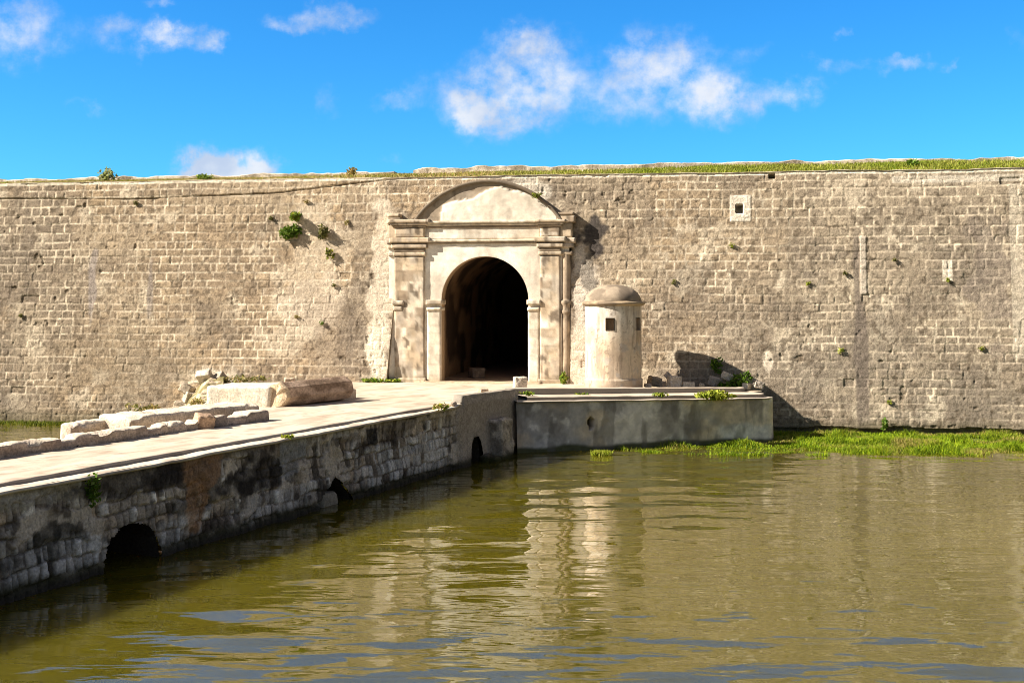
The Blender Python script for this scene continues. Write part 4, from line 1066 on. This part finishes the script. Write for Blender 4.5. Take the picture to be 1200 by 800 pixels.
bush('shrub', 'biggest bright green shrub growing from the wall left of the gate', 'shrub', on_wall(341, 277), (.36, .2, .32), .075, 520, 401, GREEN, GW)
bush('shrub', 'green shrub just above the biggest shrub on the wall', 'shrub', on_wall(349, 259), (.24, .16, .2), .065, 260, 402, GREEN+YEL, GW)
bush('shrub', 'dull olive shrub on the wall between the green shrubs and the gate', 'shrub', on_wall(381, 276), (.22, .14, .22), .06, 200, 403, DULL, GW)
bush('shrub', 'thin yellow green weed on the wall below the olive shrub', 'weed', on_wall(386, 300), (.14, .1, .22), .055, 110, 404, YEL+DULL, GW)
SM = [(318, 258, 'dry brownish tuft on the wall left of the biggest shrub', DULL), (407, 262, 'brown dry tuft on the wall nearest the gate cornice', DRY), (360, 238, 'dry tuft on the wall above the green shrubs', DRY),
      (348, 373, 'tiny dry tuft low on the wall above the plastered platform', DRY), (377, 380, 'tiny green tuft low on the wall left of the gate', GREEN), (392, 336, 'tiny olive weed on the wall midway down from the shrubs', DULL),
      (160, 240, 'small weed in the groove high on the left wall', DULL), (25, 372, 'dark dry weed on the left part of the wall', DULL), (990, 322, 'olive weed beside the pale vertical strip on the right wall', DULL),
      (1048, 306, 'small weed right of the pale vertical strip', DULL), (947, 333, 'tiny green weed on the wall above the terrace end', YEL), (1110, 330, 'tiny green weed below the pale rectangular patch on the right wall', YEL),
      (858, 290, 'tiny yellow weed under the loophole', YEL), (1150, 410, 'yellow weed low on the wall at far right', YEL), (985, 412, 'small yellow weed low on the wall above the grass bank', YEL),
      (790, 332, 'thin trailing weed right of the sentry dome', DULL), (1042, 473, 'small yellow weed above the green sprig at the wall foot', YEL)]
for k, (px, py, lb, cl) in enumerate(SM):
    bush('weed', lb, 'weed', on_wall(px, py, .04), (.10, .06, .085), .034, 50, 420+k, cl, GW, stem=False)
bush('weed', 'bright green leafy sprig at the foot of the right wall', 'weed', on_wall(1036, 500, .12), (.14, .1, .2), .06, 90, 440, GREEN, GW)
# pediment weeds
bush('weed', 'ochre green weed on the right shoulder of the curved pediment', 'weed', G(up(628), .12, gz_(232)), (.22, .14, .1), .045, 150, 441, DULL+YEL, None, stem=False)
bush('weed', 'bright green weed at the foot of the right engaged column', 'weed', G(up(661), .3, zsill+.05), (.14, .12, .26), .06, 170, 442, YEL+GREEN, None)
bush('grass_tuft', 'bright green grass patch at the left foot of the gateway', 'grass tuft', G(up(446), .35, 1.47), (.5, .2, .07), .06, 260, 443, GREEN+YEL, None, stem=False)
def on_t(px, py, z, dy=0): g = ground_pt(px, py, z); return (g[0], g[1]+dy, z)
bush('weed', 'yellow green weed spilling over the terrace step below the rubble', 'weed', on_t(836, 466, 1.36), (.55, .25, .11), .07, 420, 444, YEL, None)
bush('bush', 'dark green bush in the shadow on the terrace rubble', 'bush', tuple(np.array(on_wall(856, 456, .75))*np.array([1, 1, 0])+np.array([0, 0, 1.42])), (.36, .25, .3), .07, 420, 445, GREEN[:3], None)
bush('weed', 'green weed growing up the shadowed wall', 'weed', on_wall(839, 434, .1), (.18, .12, .28), .06, 170, 446, GREEN[:3], None)
for k, (px, py, z, lb) in enumerate(((619, 463, 1.5, 'small green weed on the terrace step beside the corner of the bridge'), (680, 465, 1.39, 'thin weed on the terrace step in front of the sentry box'), (775, 464, 1.44, 'flat weed on the terrace step below the white squared block'))):
    bush('weed', lb, 'weed', on_t(px, py, z), (.22, .12, .07), .05, 90, 450+k, YEL+GREEN, 'weeds on the terrace steps', stem=False)
bush('weed', 'green weed by the broken end of the bridge parapet', 'weed', on_t(518, 480, 1.52), (.22, .16, .1), .05, 130, 455, YEL+DRY, None, stem=False)
bush('weed', 'tiny green weed on the kerb over the middle of the bridge wall', 'weed', Bp(bs(336), .02, 1.49), (.12, .08, .05), .04, 60, 456, YEL, None, stem=False)
bush('weed', 'green weed hanging on the stained bridge wall near the big culvert', 'weed', Bp(bs(102), .1, 1.12), (.12, .1, .26), .05, 150, 457, GREEN, None)
bush('weed', 'dry bush among the rubble at the left foot of the wall', 'bush', on_wall(181, 486, .6), (.45, .3, .28), .07, 360, 458, DRY+DULL, None)
bush('weed', 'tall dry grass clump at the left end of the plastered platform', 'dry grass', (-7.55, 28.9, 1.35), (.2, .18, .3), .05, 260, 459, DRY, None)
bush('weed', 'dry weeds on the rubble behind the plastered platform', 'weed', on_wall(290, 446, .6), (.7, .25, .14), .06, 280, 460, DULL+DRY, None, stem=False)
def on_top(px, h):
    u = up(px, C0+BAT*ZTOP-h); return G(u, h, float(bankz(np.array([u]), np.array([h]))[0]), C0+BAT*ZTOP)
bush('shrub', 'pale green tuft standing up on the rampart top at far left', 'shrub', on_top(125, -1.8), (.28, .2, .3), .07, 260, 461, [(.3, .34, .12), (.38, .4, .2)], 'shrubs on the rampart top')
bush('shrub', 'round green tuft on the rampart top under the white cloud', 'shrub', on_top(239, -1.2), (.3, .2, .16), .06, 220, 462, GREEN+YEL, 'shrubs on the rampart top')
bush('shrub', 'dry pale tuft on the rampart top left of the parapet gap', 'shrub', on_top(410, -2.6), (.3, .2, .2), .06, 150, 463, DRY, 'shrubs on the rampart top')
bush('shrub', 'dark green tuft on the rampart top at the right', 'shrub', on_top(1068, -1.6), (.3, .2, .14), .06, 160, 464, GREEN, 'shrubs on the rampart top')

# grass as mass
def blades(P0, hgt, wid, cols, seed, lean=.45):
    rg = np.random.RandomState(seed); n = len(P0)
    th = rg.uniform(0, 6.283, n); d = np.stack([np.cos(th), np.sin(th), 0*th], 1)
    h = hgt*rg.uniform(.5, 1.3, n); L = rg.normal(0, lean, (n, 2))
    w = wid*rg.uniform(.6, 1.3, n)
    mid = P0 + np.stack([L[:, 0]*h*.25, L[:, 1]*h*.25, h*.6], 1); tip = P0 + np.stack([L[:, 0]*h*.8, L[:, 1]*h*.8, h], 1)
    V = np.stack([P0-d*w[:, None], P0+d*w[:, None], mid+d*w[:, None]*.7, tip, mid-d*w[:, None]*.7], 1).reshape(-1, 3)
    i = np.arange(n)*5
    f = np.concatenate([np.stack([i, i+1, i+2, i+4], 1)]); tri = np.stack([i+4, i+2, i+3, i+3], 1)
    c = np.repeat(cols, 5, 0)
    faces = np.concatenate([np.stack([i, i+1, i+2], 1), np.stack([i, i+2, i+4], 1), np.stack([i+4, i+2, i+3], 1)])
    return V, faces, c
rg = np.random.RandomState(9)
# bank along the foot of the right wall
def bank_front(x): return np.interp(x, [2.0, 2.8, 3.3, 4.0, 5.5, 9, 14, 20, 40], [33.4, 32.7, 32.0, 31.6, 31.35, 31.3, 31.2, 31.0, 30]) + .45*(fbm(x*.9, x*0, 0, 4, 500)-.5)
bx = np.arange(1.6, 40, .12); bt = np.linspace(0, 1, 36)
Xg = np.repeat(bx[:, None], 36, 1); yb = C0-.141*bx+.4
Yg = bank_front(bx)[:, None]*(1-bt[None]) + yb[:, None]*bt[None]
Zg = -.12 + .15*np.sqrt(bt)[None] + .08*(fbm(Xg*1.2, Yg*1.2, 0, 3, 501)-.5)
kind(grid('grass_bank', np.stack([Xg, Yg, Zg], -1), M_SOIL, None, mixc(np.tile(np.array([.10, .13, .02]), Xg.shape+(1,)), (.22, .17, .07), sstep(.5, .65, fbm(Xg*1.5, Yg*1.5, 0, 3, 502))), flip=False, smooth=True), 'structure')
n = 110000
x = rg.uniform(2.2, 19, n); t = rg.uniform(0, 1, n)**1.1
y = bank_front(x)*(1-t)+(C0-.141*x+.0)*t
s_ = (x-TF0[0])*TD[0]+(y-TF0[1])*TD[1]; h_ = (x-TF0[0])*TN[0]+(y-TF0[1])*TN[1]
ok = ~((s_ < TL+.02) & (h_ < .08))
ok &= rg.uniform(0, 1, n) < sstep(.30, .48, fbm(x*1.4, y*1.8, 0, 4, 503)+.12*sstep(0, .3, t))
x, y, t = x[ok], y[ok], t[ok]
z = -.12+.15*np.sqrt(t)
gcols = np.array([(.15, .24, .010), (.22, .32, .012), (.07, .13, .006), (.30, .36, .016)])[rg.randint(0, 4, len(x))]
dry = sstep(.52, .66, fbm(x*.8, y*1.2, 0, 3, 504))*.8 + sstep(.75, 1, t)*sstep(12, 15, x)*.6
gcols = gcols*(.45+1.1*fbm(x*1.7, y*2.2, 0, 3, 514))[:, None]
gcols = mixc(gcols, (.36, .28, .09), np.clip(dry, 0, 1)*(rg.uniform(0, 1, len(x)) < .6))
V, fc, cc = blades(np.stack([x, y, z], 1), np.maximum(.045, .03+.34*fbm(x*1.1, y*1.5, 0, 4, 505)**2.2), .011, gcols, 506)
kind(mk('bank_grass', V, fc, M_LEAF, None, cc), 'stuff')
# small floating tuft off the bank, at the left
n = 900; x = 2.35+rg.uniform(-.3, .3, n)*rg.uniform(.3, 1, n); y = 31.45+rg.uniform(-.2, .2, n)*rg.uniform(.3, 1, n)
V, fc, cc = blades(np.stack([x, y, 0*x-.03], 1), .14, .014, np.array([(.24, .30, .02), (.34, .36, .05)])[rg.randint(0, 2, n)], 507)
tag(mk('grass_tuft', V, fc, M_LEAF, None, cc), 'small yellow grass tuft standing in the water off the bank', 'grass tuft')
# left moat edge: algae grass under the wall
n = 5000; u = rg.uniform(-27, -15.2, n); h = rg.uniform(.0, .9, n)**1.4
Pm = G(u, h, -.02, C0); keepm = rg.uniform(0, 1, n) < sstep(.35, .55, fbm(u*1.2, h*2, 0, 3, 508)+.2*(1-h))
Pm = Pm[keepm]; V, fc, cc = blades(Pm, .11, .015, np.array([(.12, .16, .015), (.2, .22, .03), (.08, .1, .01)])[rg.randint(0, 3, len(Pm))], 509)
kind(mk('moat_weeds', V, fc, M_LEAF, None, cc), 'stuff')
# rampart-top grass
n = 80000
u = rg.uniform(-28, 16, n); h = -rg.uniform(.62, 2.95, n)
ok = rg.uniform(0, 1, n) < .25+.75*sstep(.38, .55, fbm(u*.8, h*1.2, 0, 3, 510)); u, h = u[ok], h[ok]
z = bankz(u, h)
gsel = np.array([(.20, .27, .02), (.30, .34, .03), (.26, .30, .04), (.14, .2, .015)])[rg.randint(0, 4, len(u))]
dryf = np.clip(1-sstep(-9, -1, u)*.75 + .9*(fbm(u*.9, h, 0, 3, 511)-.5), 0, 1)
gsel = mixc(gsel, (.42, .33, .13), dryf*(rg.uniform(0, 1, len(u)) < .75))
V, fc, cc = blades(G(u, h, z-.02, C0+BAT*ZTOP), .11+.03*sstep(-6, 4, u), .018, gsel, 512)
kind(mk('rampart_grass', V, fc, M_LEAF, None, cc), 'stuff')
